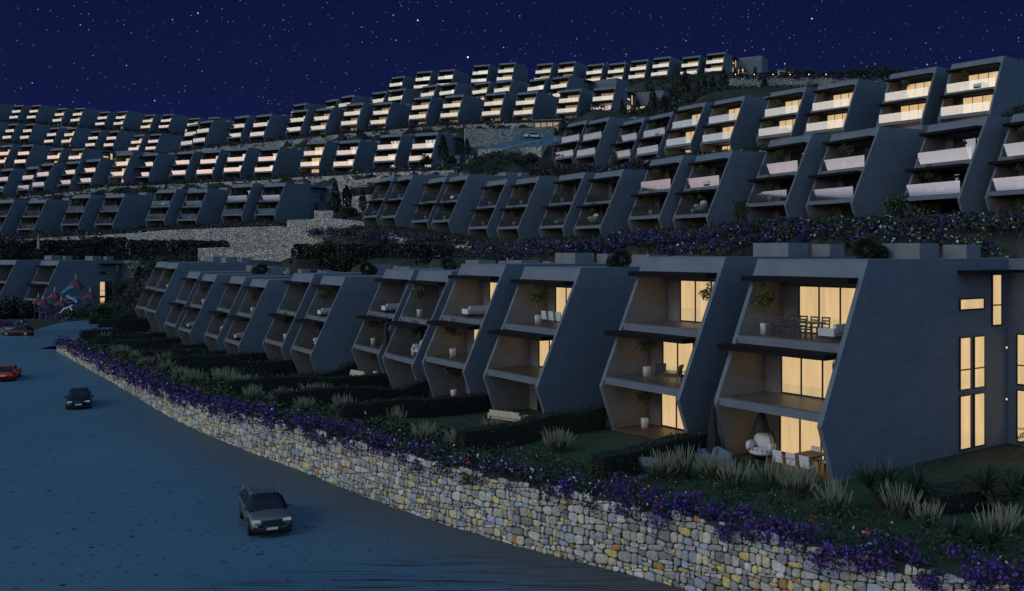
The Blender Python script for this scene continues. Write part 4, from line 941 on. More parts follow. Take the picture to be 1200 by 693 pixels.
wall_px('stone_wall', [(855, 92, 232), (900, 91.5, 233), (960, 91, 235), (1010, 92, 237), (1060, 93, 239)], 3.6, 'long stone wall on the ridge with violet flowers and small lamps')
wall_px('stone_wall', [(92, 379.5, 150), (60, 380.5, 148), (20, 383, 146), (-20, 385, 145)], 1.6, 'low stone wall below the playground beside the dark red car')
wall_px('stone_wall', [(112, 334, 183), (135, 328, 181), (158, 326, 180), (176, 324, 181)], 7.5, 'stone wall behind the young trees beside the playground')
flower_band('violet_flowers', [at(92, 377, 150), at(60, 378, 148), at(20, 381, 146), at(-20, 382, 145)][::-1], 4, .3, .8, .6, 'violet flowers on the low wall below the playground', 91)
flower_band('violet_flowers', [at(855, 91, 232), at(900, 90.5, 233), at(960, 90, 235), at(1050, 92, 238)][::-1], 2.5, .4, .6, .3, 'violet flowers on the long ridge wall', 92)
flower_band('violet_flowers', [at(360, 270, 184), at(400, 271, 182), at(440, 275, 178)][::-1], 4, .35, .9, .6, 'violet flowers below the tall pale stone wall', 93)
flower_band('violet_flowers', [at(445, 281, 150), at(500, 287, 146), at(556, 288, 142), at(600, 290, 138), at(680, 288, 128)][::-1], 4, .32, .8, 1.2, 'violet flowers behind the round clipped hedge', 94)
def bank(hs, u, dz, k_):
    P = smooth_pl(resample([tuple(lpos(h, u, v)) for h in hs for v in (WD, 0)] + [tuple(lpos(hs[-1], u, -9)), tuple(lpos(hs[-1], u, -24))], 3.), 8)
    z = terrain_z(P[:, 0], P[:, 1]); return [(x, y, zz+dz) for (x, y, _), zz in zip(P.tolist(), z.tolist())][::-1]
for bi, (u, lab) in enumerate(((-7.4, 'upper line of violet flowers on the bank above the front row roofs'), (-9.0, 'middle line of violet flowers on the bank above the front row roofs'), (-10.8, 'lower line of violet flowers on the bank above the front row roofs'), (-12.8, 'lowest line of violet flowers on the bank just behind the front row roofs'))):
    flower_band('violet_flowers', bank(ROWS['B'][6:], u, .45, 0), 2.6, .26, .8, .4, lab, 110+bi)
for bi, (u, lab) in enumerate(((-8.4, 'upper violet flowers on the dim bank above the middle of the front row'), (-11.5, 'lower violet flowers on the dim bank above the middle of the front row'))):
    flower_band('violet_flowers', bank(ROWS['B'][1:7], u, .3, 0), 1.1, .34, .8, .4, lab, 120+bi)
for bi, (k_, u, nm_) in enumerate((('C', -9, 'under the high row by the car ramp'), ('C', -13, 'between the high row and the row below it'))):
    flower_band('violet_flowers', bank(ROWS[k_][:5], u, .3, 0), 2.2, .4, .9, .4, 'violet flowers on the dark bank '+nm_, 130+bi)
def shrubs(name, hs, u0, u1, n_, lab, seed, leaf=.4):
    r = np.random.default_rng(seed); C = []
    k = r.integers(0, len(hs), n_); P = [lpos(hs[a], r.uniform(u0, u1), r.uniform(-3, 10)) for a in k]
    z = terrain_z([p.x for p in P], [p.y for p in P]); b = MB()
    for p, zz in zip(P, z):
        m = 46; d = r.normal(size=(m, 3)); d /= np.linalg.norm(d, axis=1)[:, None]; C.append(np.array([p.x, p.y, zz+.3])+d*r.uniform(.5, 1.1)*np.array([1, 1, .8]))
    b.leaves(np.concatenate(C), leaf, [(MT['leafd'], 5), (MT['leafm'], 3), (MT['leaf'], .6)], seed=seed)
    tag(b.build(name), lab, 'shrubbery', kind='stuff')
shrubs('bank_shrubbery', ROWS['B'], -14, -6.5, 420, 'dark shrubs scattered over the bank behind the front row roofs', 141, .32)
shrubs('bank_shrubbery', ROWS['C'], -15, -6.5, 300, 'dark shrubs scattered over the bank below the high row', 142)
shrubs('bank_shrubbery', ROWS['E'], -16, -6.5, 300, 'dark shrubs scattered below the row above the white car', 143, .5)
shrubs('bank_shrubbery', ROWS['D'], -18, -6.5, 320, 'dark shrubs scattered below the row under the white car', 144, .5)
shrubs('bank_shrubbery', ROWS['F'][:6], -40, -8, 320, 'dark shrubs scattered over the slope below the crest row', 145, .6)
def shrubs_at(cx, cy, rx, ry, n_, lab, seed, leaf=.4):
    r = np.random.default_rng(seed); X = cx+r.uniform(-rx, rx, n_); Y = cy+r.uniform(-ry, ry, n_); z = terrain_z(X, Y); C = []; b = MB()
    for x, y, zz in zip(X, Y, z):
        d = r.normal(size=(46, 3)); d /= np.linalg.norm(d, axis=1)[:, None]; C.append(np.array([x, y, zz+.3])+d*r.uniform(.5, 1.3)*np.array([1, 1, .85]))
    b.leaves(np.concatenate(C), leaf, [(MT['leafd'], 5), (MT['leafm'], 3), (MT['leaf'], .6)], seed=seed)
    tag(b.build('bank_shrubbery'), lab, 'shrubbery', kind='stuff')
p = at(140, 340, 178); shrubs_at(p.x, p.y, 9, 12, 260, 'dark shrubs on the mound between the playground and the front row', 151)
p = at(158, 340, 163); shrubs_at(p.x, p.y, 7, 12, 260, 'dark shrubs beside the farthest house of the front row', 156)
p = at(590, 190, 188); shrubs_at(p.x, p.y, 18, 9, 320, 'dark shrubs below the ramp with the white car', 152)
p = at(425, 230, 196); shrubs_at(p.x, p.y, 9, 16, 130, 'dark shrubs over the rocky slope beside the dark end house', 153)
p = at(800, 115, 225); shrubs_at(p.x, p.y, 14, 14, 200, 'dark shrubs among the cypresses under the crest row', 154, .5)
p = at(880, 108, 222); shrubs_at(p.x, p.y, 20, 10, 300, 'dark shrubs on the slope between the conifers and the high row', 157, .5)
p = at(700, 120, 240); shrubs_at(p.x, p.y, 16, 9, 200, 'dark shrubs behind the first houses of the high row', 158, .5)
p = at(960, 100, 235); shrubs_at(p.x, p.y, 26, 8, 220, 'dark shrubs below the long ridge wall', 155, .5)
# clipped columnar cypresses
cols = []
for x0, x1, y0, y1, Dc, ntop in ((-6, 112, 281, 281, 190, 24), (112, 148, 278, 279, 190, 8), (152, 196, 281, 281, 188, 10), (199, 207, 281, 281, 187, 2), (209, 233, 281, 282, 186, 6), (234, 266, 282, 283, 184, 8)):
    for i in range(ntop): cols.append((x0+(x1-x0)*(i+.5)/ntop, y0+(i % 3)*.5, Dc, 4.9))
for x, d in ((349, 146), (356, 146), (362, 145), (372, 144), (379, 144), (386, 143), (392, 143), (402, 142), (409, 141), (416, 140), (424, 139), (432, 138), (440, 137), (447, 136), (465, 134), (473, 133), (481, 132), (489, 131), (497, 130), (506, 129), (515, 128), (524, 127)):
    cols.append((x, 286, d, 4.0))
for i, (px, py, D, hh) in enumerate(cols):
    p = at(px, py, D); first = i < 58
    P_COL[i % 2].put((p.x, p.y, p.z-hh), i*.7, 'dark clipped columnar cypress in the tall hedge under the pale stone walls' if first else 'dark clipped columnar cypress in the rounded hedge behind the front row roofs', 'cypress', 'cypresses of the tall clipped hedge' if first else 'cypresses of the rounded hedge', (5.6 if not first else 5.0, 5.6 if not first else 5.0, hh))
# free standing cypresses: px of the tip, tip row, base row, distance
CY = [(393, 214, 248, 190, 'tall cypress at the corner of the dark end house'), (519, 159, 188, 205, 'tallest cypress beside the ramp below the white car'), (536, 164, 181, 204, 'short cypress second from the ramp corner'), (547, 163, 181, 203, 'slim cypress nearest the stone wall under the ramp'),
 (729, 118, 136, 232, 'lone cypress against the side wall of the windowed end house'), (747, 117, 138, 233, 'cypress beside the lit windows of the end house'), (765, 103, 132, 226, 'dark cypress before the crest row terrace'), (778, 112, 133, 222, 'slim cypress before the stone wall under the crest row'), (803, 85, 122, 228, 'tallest dark cypress below the crest row'), (786, 106, 122, 230, 'small cypress between two stone walls under the crest row'),
 (818, 96, 114, 232, 'first cypress of the dark trio under the crest row'), (826, 93, 114, 232, 'middle cypress of the dark trio under the crest row'), (835, 90, 114, 233, 'last cypress of the dark trio under the crest row'), (861, 80, 92, 262, 'first cypress before the lit end house on the crest'), (868, 79, 92, 262, 'second cypress before the lit end house on the crest'), (873, 80, 92, 262, 'third cypress before the lit end house on the crest'), (885, 79, 92, 262, 'cypress beyond the tall lit window on the crest'),
 (866, 96, 107, 236, 'low cypress under the ridge wall nearest the conifer'), (878, 97, 106, 237, 'second low cypress under the ridge wall'), (908, 97, 106, 237, 'third low cypress under the ridge wall'), (918, 98, 106, 238, 'fourth low cypress under the ridge wall'), (930, 98, 106, 238, 'fifth low cypress under the ridge wall'), (944, 96, 104, 238, 'sixth low cypress under the ridge wall'), (1000, 180, 228, 92, 'narrow dark cypress between two houses above the front row'), (952, 190, 262, 96, 'tall narrow cypress squeezed between two houses above the front row'), (163, 312, 338, 170, 'cypress behind the young trees beside the playground'), (425, 222, 246, 188, 'cypress on the rocky slope'), (406, 218, 246, 192, 'thin cypress on the rocky slope near the end house'), (1081, 205, 262, 86, 'cypress beside the broad wall above the front row')]
for i, (px, y0, y1, D, lab) in enumerate(CY):
    p = at(px, y1, D); hh = (y1-y0)*D/F_PX+.4
    P_CYP[i % 2].put((p.x, p.y, p.z-.3), i, lab, 'cypress', None, (hh*1.05, hh*1.05, hh))
TR = [(848, 84, 119, 228, 1.0, 'con', 'broad green conifer below the crest row'), (896, 91, 114, 232, 1.0, 'con', 'second green conifer below the crest row'), (120, 352, 384, 150, 1.1, 't', 'rounded green tree at the corner of the road wall'), (146, 328, 358, 176, 1., 't', 'young tree before the pale stone wall by the playground'), (160, 326, 352, 180, .9, 't', 'young tree beside the pale stone wall nearest the front row'), (16, 346, 382, 160, 1.2, 'd', 'big dark shrub tree before the balconies of the playground row'), (36, 352, 382, 159, 1.1, 'd', 'dark shrub tree between the side row and the playground'), (4, 352, 382, 158, 1.1, 'd', 'dark shrub tree at the frame edge by the playground'),
 (1050, 225, 266, 83, .8, 't', 'dark green tree growing against the broad wall above the front row'), (868, 232, 262, 96, .7, 't', 'small tree beside the white furniture balcony above the front row'), (408, 240, 256, 189, 1.3, 't', 'small tree low on the rocky slope'), (436, 214, 230, 196, 1.2, 't', 'small tree high on the rocky slope'), (500, 180, 196, 196, 1.3, 'd', 'dark tree under the side wall of the row below the white car'), (580, 180, 194, 196, 1.6, 'd', 'dark tree clump under the ramp wall'), (560, 182, 195, 194, 1.6, 'd', 'dark tree before the ramp wall'), (602, 178, 194, 194, 1.6, 'd', 'dark tree nearest the ramp wall end'), (622, 178, 194, 190, 1.5, 'd', 'dark tree beside the small red roofed play tower'), (724, 178, 196, 168, 1.2, 't', 'green tree before the high row by the car ramp'), (530, 182, 195, 196, 1.5, 'd', 'dark round tree below the short cypresses'),
 (1190, 122, 160, 95, .9, 'd', 'dark tree at the frame edge beside the high row')]
for i, (px, y0, y1, D, wd, kd, lab) in enumerate(TR):
    p = at(px, y1, D); hh = (y1-y0)*D/F_PX*1.08; pr = {'con': P_CON, 't': P_TREE[i % 2], 'd': P_DARK}[kd]
    pr.put((p.x, p.y, p.z-.1), i*1.1, lab, 'tree', None, (hh*wd, hh*wd, hh))
for i_, (px, y0, D) in enumerate(((117, 306, 186), (125, 302, 185), (134, 304, 184), (142, 300, 184), (150, 303, 183), (158, 299, 183), (166, 302, 183), (174, 303, 184))):
    p = at(px, 332, D); hh = (332-y0)*D/F_PX
    P_COL[i_ % 2].put((p.x, p.y, p.z), i_, 'dark columnar cypress above the pale stone wall beside the playground', 'cypress', 'cypresses above the wall beside the playground', (7, 7, hh))
# line of trees on the ridge
rr = random.Random(5)
for i in range(46):
    px = 893+i*3.7+rr.uniform(-1, 1); tip = 82 - 6*math.exp(-((px-1030)/28)**2) - 3*math.exp(-((px-935)/25)**2)+rr.uniform(-1.5, 3); D = 256+rr.uniform(-6, 8)
    p = at(px, tip, D); ztop = p.z; p.z = tz(p.x, p.y)-.2; hh = max(1.5, ztop-p.z)
    P_DARK.put((p.x, p.y, p.z), i, 'dark tree in the silhouetted line along the ridge', 'tree', 'dark trees along the ridge', (max(hh, 3)*.95, max(hh, 3)*.95, hh))
# palm
p = at(45, 291, 181); Proto(make_palm(3.2, 30, 2.1)).put(tuple(p), 0, 'palm with a whitewashed trunk before the tall clipped hedge', 'palm')
p = at(24, 372, 157); 
# small villa lights on the ridge
def ridge_house():
    root = empty('small_villa', (0, 0, 0))
    part(MB().box(-3.2, 3.2, 0, 5, 0, 2.6, MT['whitewall']), 'wall', root); part(MB().box(-3.6, 3.6, -.4, 5.2, 2.6, 2.85, MT['concrete']), 'roof', root)
    for x in (-2.2, .2):
        w = part(MB().box(x, x+1.6, -.06, .05, .4, 2.1, MT['frame']), 'window', root); part(MB().box(x+.1, x+1.5, -.08, -.061, .5, 2.0, MT['lit']), 'pane', w)
    part(MB().tube([(0, 2, 2.8), (0, 2, 5.6)], .06, MT['steel'], 6), 'mast', root); part(MB().lathe([(.05, 5.6), (.16, 5.7), (.16, 5.85), (.05, 5.95)], MT['redlamp'], 8, (0, 2)), 'beacon', root)
    return root
p = at(921, 89, 252); Proto(ridge_house).put(tuple(p), 0, 'tiny lit villa with a red beacon among the ridge trees', 'villa', None, .6)
# lamps along the ridge wall
def wall_lamp():
    root = empty('bollard_lamp', (0, 0, 0)); part(MB().tube([(0, 0, 0), (0, 0, .8)], .05, MT['steel'], 6), 'post', root); part(MB().lathe([(.04, .8), (.07, .82), (.07, .90), (.03, .94)], MT['lamp'], 8), 'lamp', root); return root
PL = Proto(wall_lamp)
for i, px in enumerate((862, 884, 906, 926, 948, 968)):
    p = at(px, 91.5, 232.5); PL.put(tuple(p), 0, 'small warm lamp on the long ridge wall', 'lamp', 'small lamps on the ridge wall')
# garage with lit doors under the row above the white car
def garage():
    root = empty('garage', (0, 0, 0)); part(MB().box(-3.6, 3.6, .2, 5, 0, 3.2, MT['concrete']), 'wall', root); part(MB().box(-3.9, 3.9, -.5, 5, 3.2, 3.5, MT['concrete']), 'roof', root)
    for k in range(4): w = part(MB().box(-3.2+1.6*k, -3.2+1.6*k+1.5, .1, .19, .1, 2.8, MT['frame']), 'window', root); part(MB().box(-3.1+1.6*k, -3.2+1.6*k+1.4, .06, .099, .2, 2.7, MT['litcool']), 'pane', w)
    return root
p = at(641, 156, 243); Proto(garage).put(tuple(p), R(-14), 'pale lit glass fronted garage beside the white car', 'garage')
# white outbuilding wall behind the front row roofs
p = at(322, 325, 128); o = MB().box(-1.9, 1.9, 0, .4, 0, .75, MT['whitewall']).build('white_wall'); o.location = p; o.rotation_euler = (0, 0, R(-8)); tag(o, 'bright white rendered wall end behind the front row roofs', 'wall')

# ------------------------------------------------------------------ roof greenery
for (i, u, v, sc, lab) in ((0, 6.1, 4.3, .95, 'round clipped bush on the flat roof of the big end house'), (2, 4.6, 1.6, .95, 'round clipped bush on the roof of the third house from the big end house'), (5, 4.2, 2.0, .9, 'round clipped bush on the roof of the sixth house, front row'), (7, 5.2, -1.0, 1.0, 'round clipped bush between two front row roofs'), (10, 6.4, 2.5, 1.1, 'round clipped bush on the roof beside the long dark canopy')):
    h = ROWS['A'][i]; p = lpos(h, u, v, H-.15); P_BUSH.put(tuple(p), i, lab, 'bush', None, sc*.9)

# ------------------------------------------------------------------ balcony furniture
def make_chair():
    root = empty('dining_chair', (0, 0, 0))
    part(MB().box(-.25, .25, -.25, .25, .42, .50, MT['white']), 'seat', root)
    part(MB().prism([(-.27, .5), (-.20, .5), (-.27, .98), (-.33, .98)], -.26, .26, MT['white']), 'backrest', root)
    for x in (-.2, .2):
        for y in (-.2, .2): part(MB().tube([(x*1.1, y*1.1, 0), (x, y, .42)], .018, MT['darkwood'], 5), 'leg', root)
    return root
def make_dchair():
    root = empty('dining_chair', (0, 0, 0))
    part(MB().box(-.24, .24, -.24, .24, .42, .47, MT['darkwood']), 'seat', root)
    b = MB().prism([(-.24, .47), (-.20, .47), (-.26, .98), (-.30, .98)], -.24, -.19, MT['darkwood']).prism([(-.24, .47), (-.20, .47), (-.26, .98), (-.30, .98)], .19, .24, MT['darkwood'])
    for z in (.6, .75, .9): b.box(-.29, -.25, -.19, .19, z, z+.07, MT['darkwood'])
    part(b, 'backrest', root)
    for x in (-.2, .2):
        for y in (-.2, .2): part(MB().box(x-.02, x+.02, y-.02, y+.02, 0, .42, MT['darkwood']), 'leg', root)
    return root
def make_table(m, L=2.2):
    def f():
        root = empty('dining_table', (0, 0, 0)); part(MB().box(-.5, .5, -L/2, L/2, .70, .76, MT[m]), 'tabletop', root)
        for x in (-.4, .4):
            for y in (-L/2+.15, L/2-.15): part(MB().box(x-.04, x+.04, y-.04, y+.04, 0, .70, MT[m]), 'leg', root)
        return root
    return f
def make_sofa(m, L=2.1, pil='white'):
    def f():
        root = empty('garden_sofa', (0, 0, 0)); part(MB().box(-.4, .45, -L/2, L/2, .08, .26, MT['black']), 'base', root)
        for k in range(3):
            y0 = -L/2+.14+(L-.28)/3*k; y1 = y0+(L-.28)/3-.02
            part(MB().box(-.30, .46, y0, y1, .26, .44, MT[m]), 'seat_cushion', root); part(MB().prism([(-.42, .44), (-.22, .44), (-.30, .82), (-.44, .82)], y0, y1, MT[m]), 'back_cushion', root)
        for y in (-L/2, L/2-.14): part(MB().box(-.42, .44, y, y+.135, .26, .62, MT[m]), 'armrest', root)
        part(MB().prism([(-.20, .45), (-.06, .45), (-.14, .80), (-.24, .80)], -.55, -.2, MT[pil]), 'pillow', root)
        return root
    return f
def make_swing():
    root = empty('hanging_chair', (0, 0, 0)); b = MB()
    b.lathe([(.02, 2.15), (.16, 2.0), (.30, 1.7), (.42, 1.35)], MT['black'], 14)
    part(b, 'hood', root)
    b = MB(); n = 18
    for k in range(n):
        a = 2*math.pi*k/n
        if -1.0 < ((a+math.pi) % (2*math.pi))-math.pi < 1.0 and False: continue
        pts = [(r_*math.cos(a), r_*math.sin(a), z) for r_, z in ((.05, .12), (.45, .25), (.62, .6))]
        if not (2.2 < a < 4.1): pts += [(.58*math.cos(a), .58*math.sin(a), 1.0), (.42*math.cos(a), .42*math.sin(a), 1.36)]
        b.tube(pts, .022, MT['black'], 4)
    part(b, 'basket', root)
    part(MB().lathe([(.12, 0), (.55, .02), (.5, .10), (.1, .14)], MT['black'], 16), 'base', root)
    for (x, y, z, rx, ry, rz) in ((-.05, 0, .42, .55, .56, .17), (.22, 0, .85, .20, .46, .36), (-.12, .48, .66, .34, .17, .24), (-.12, -.48, .66, .34, .17, .24)):
        b = MB().lathe([(.05, -.98), (.6, -.85), (.92, -.5), (1, 0), (.92, .5), (.6, .85), (.05, .98)], MT['white'], 14); b.v = [(x+px*rx, y+py*ry, z+pz*rz) for px, py, pz in b.v]
        part(b, 'cushion', root, True)
    return root
def make_parasol():
    root = empty('closed_parasol', (0, 0, 0)); part(MB().lathe([(.3, 0), (.3, .06), (.05, .1)], MT['black'], 12), 'base', root); part(MB().tube([(0, 0, 0), (0, 0, 3.1)], .03, MT['black'], 6), 'pole', root)
    part(MB().lathe([(.34, .45), (.30, .9), (.20, 1.8), (.10, 2.5), (.03, 2.95)], MT['black'], 9), 'canopy', root); return root
def make_lounge():
    root = empty('wooden_armchair', (0, 0, 0))
    part(MB().box(-.35, .35, -.33, .33, .28, .42, MT['brownf']), 'seat', root); part(MB().prism([(-.38, .4), (-.24, .4), (-.46, .95), (-.58, .95)], -.3, .3, MT['brownf']), 'backrest', root)
    for y in (-.36, .36): part(MB().box(-.45, .4, y-.03, y+.03, .52, .57, MT['wood']), 'armrest', root)
    for x in (-.38, .34):
        for y in (-.36, .36): part(MB().box(x-.025, x+.025, y-.025, y+.025, 0, .52, MT['wood']), 'leg', root)
    return root
PC, PDC, PTW, PTD, PSW, PSC, PSG = Proto(make_chair), Proto(make_dchair), Proto(make_table('wood')), Proto(make_table('darkwood', 2.6)), Proto(make_sofa('white')), Proto(make_sofa('cream', 2.6, 'yellow')), Proto(make_sofa('grey', 2.4, 'grey'))
PSWG, PPAR, PLO = Proto(make_swing), Proto(make_parasol), Proto(make_lounge)
FZ = (.02, 3.03, 6.03)
def inh(k, i, fl, u, v, pr, rz, lab, cat, group=None, sc=1.):
    h = ROWS[k][i]; p = lpos(h, u, v, FZ[fl]); return pr.put(tuple(p), R(h[3])+rz, lab, cat, group, sc)
A_ = 'the big end house'
inh('A', 0, 2, -.1, 3.9, PTD, 0, 'dark dining table on the top balcony of '+A_, 'table')
for k in range(4):
    inh('A', 0, 2, -.75, 2.9+.66*k, PDC, 0, 'dark dining chair along the outer side of the table, top balcony of the end house', 'chair', 'dark chairs on the outer side of the balcony table')
    inh('A', 0, 2, .55, 2.9+.66*k, PDC, math.pi, 'dark dining chair along the window side of the table, top balcony of the end house', 'chair', 'dark chairs on the window side of the balcony table')
inh('A', 0, 2, -.3, 1.3, PSW, R(90), 'white sofa on the top balcony of '+A_, 'sofa')
inh('A', 0, 2, -.5, 5.6, P_POT, 0, 'potted tree beside the dark dining table on the top balcony of the end house', 'potted tree', None, 1.15)
inh('A', 0, 1, -.7, .95, P_POT, 1, 'potted tree before the glass on the middle balcony of the end house', 'potted tree', None, 1.15)
inh('A', 0, 0, -2.0, 4.5, PSWG, R(20), 'black hanging chair with white cushions on the ground terrace of the end house', 'hanging chair', None, 1.12)
inh('A', 0, 0, -2.1, 1.9, PTW, R(90), 'light wooden dining table on the ground terrace of the end house', 'table')
for k in range(3): inh('A', 0, 0, -2.9, 1.1+.75*k, PC, 0, 'white dining chair on the lawn side of the light wooden table', 'chair', 'white chairs on the lawn side of the wooden table')
for k in range(2): inh('A', 0, 0, -1.3, 1.3+.8*k, PC, math.pi, 'white dining chair between the light wooden table and the glass', 'chair', 'white chairs on the glass side of the wooden table')
inh('A', 0, 0, -3.6, 6.2, PPAR, 0, 'closed black parasol before the hedge beside the end house', 'parasol')
inh('A', 1, 2, -.2, .9, P_POT, 2, 'potted tree before the window on the top balcony of the second house, front row', 'potted tree', None, 1.1)
inh('A', 1, 1, -1.2, 4.9, P_POT, 0, 'potted tree on the middle balcony of the second house, front row', 'potted tree', None, 1.15)
inh('A', 1, 0, -1.0, 5.3, P_POT, 0, 'potted tree on the ground terrace of the second house, front row', 'potted tree', None, 1.15)
inh('A', 1, 1, -1.5, 3.6, PLO, R(60), 'first wooden armchair on the middle balcony of the second house, front row', 'armchair')
inh('A', 1, 1, -1.6, 2.4, PLO, R(120), 'second wooden armchair, nearer the glass, on the middle balcony of the second house', 'armchair')
inh('A', 1, 1, -.9, 1.7, PLO, R(180), 'third wooden armchair by the side wall on the middle balcony of the second house', 'armchair')
p = hit(752, 552); PSG.put((p.x, p.y, tz(p.x, p.y)), R(70), 'grey blue garden sofa nearest the violet flowers', 'sofa')
p = hit(838, 545); PSG.put((p.x, p.y, tz(p.x, p.y)), R(190), 'grey blue garden sofa nearest the closed black parasol', 'sofa')
inh('A', 2, 2, -.3, 4.4, P_POT, 0, 'potted tree on the top balcony of the third house, front row', 'potted tree', None, 1.2)
for k in range(3): inh('A', 2, 2, -.6, 1.3+.8*k, PC, 0, 'white chair on the top balcony of the third house, front row', 'chair', 'white chairs on the top balcony of the third house')
inh('A', 2, 0, -4.0, 2.4, PSC, R(20), 'cream garden sofa with a yellow pillow before the third house, front row', 'sofa')
for i, fl, v, u in ((3, 1, 4.4, -1.9), (3, 0, 4.4, -1.8), (4, 2, 4.4, -.9), (5, 1, 4.6, -2.0), (5, 0, 4.6, -1.8), (4, 1, 3.0, -2.0), (6, 2, 3.8, -.8), (7, 1, 3.4, -1.9), (8, 2, 3.6, -.8), (9, 1, 3.4, -1.9), (10, 2, 3.6, -.8), (11, 1, 3.2, -1.9), (12, 2, 3.2, -.8), (13, 1, 3.4, -1.9), (7, 0, 3.6, -1.8)):
    inh('A', i, fl, u, v, P_POT, i, 'potted tree on the %s of the %s house, front row' % (('ground terrace', 'middle balcony', 'top balcony')[fl], ORD[i]), 'potted tree', None, 1.25)
for i, fl in ((4, 1), (6, 1), (9, 1)): inh('A', i, fl, -1.7, 2.2, PSWG, R(15), 'hanging chair with white cushions on the balcony of the %s house, front row' % ORD[i], 'hanging chair', None, 1.1)
for i, fl, v in ((5, 2, 2.4), (3, 2, 2.5), (10, 1, 3.), (8, 1, 3.2), (6, 2, 2.)): inh('A', i, fl, -.9 if fl == 2 else -1.9, v, PSW, R(90), 'white sofa on the %s of the %s house, front row' % (('ground terrace', 'middle balcony', 'top balcony')[fl], ORD[i]), 'sofa')
inh('A', 5, 0, -3.3, 4.2, PSC, R(10), 'cream sofa on the ground terrace of the sixth house, front row', 'sofa')
inh('A', 4, 1, -2.9, 6.75, PPAR, 0, 'closed black parasol in the gap behind the fifth house, front row', 'parasol', None, 1.)
for k, nm in (('B', 'row above the front row'), ('C', 'high row by the car ramp'), ('S', 'row behind the cypress hedge')):
    for i in range(len(ROWS[k])):
        for fl in ((2, 1, 0) if k == 'B' and i > 8 else (2, 1) if k == 'B' else (2,) if k == 'C' else (1 + i % 2,)):
            if (i*7+fl*3) % 5 == 0: continue
            inh(k, i, fl, (-1.7, -1.9, -.8)[fl], 4.6-(i % 3)*.4, P_POT, i+fl, 'potted tree on the %s of the %s house, %s' % (('ground terrace', 'middle balcony', 'top balcony')[fl], ORD[i], nm), 'potted tree', None, 1.3)
        if (i*5) % 3 == 0:
            fl = 1 + (i % 2); inh(k, i, fl, (-1.7, -2.0, -.7)[fl], 2.4, PSW, R(90), 'white sofa on the %s of the %s house, %s' % (('', 'middle balcony', 'top balcony')[fl], ORD[i], nm), 'sofa')
inh('B', 9, 1, -2.0, 2.9, PSWG, 0, 'white cushioned hanging chair on the middle balcony above the front row', 'hanging chair', None, 1.3)
inh('B', 7, 1, -2.0, 3.6, PSWG, 0, 'white cushioned hanging chair with black hood near the dark cypress', 'hanging chair', None, 1.3)
# wall lamps at the corner of the end house
def sconce():
    root = empty('wall_lamp', (0, 0, 0)); part(MB().box(-.06, .06, 0, .05, -.12, .12, MT['steel']), 'bracket', root); part(MB().box(-.03, .03, -.05, -.002, -.05, .05, MT['softlamp']), 'lamp', root); return root
PSC_ = Proto(sconce)
for z, w_ in ((5.1, 'upper'), (2.35, 'lower')):
    h = ROWS['A'][0]; p = lpos(h, 12.15, -.06, z); PSC_.put(tuple(p), R(h[3]), '%s small warm wall lamp at the inner corner of the end house' % w_, 'lamp')

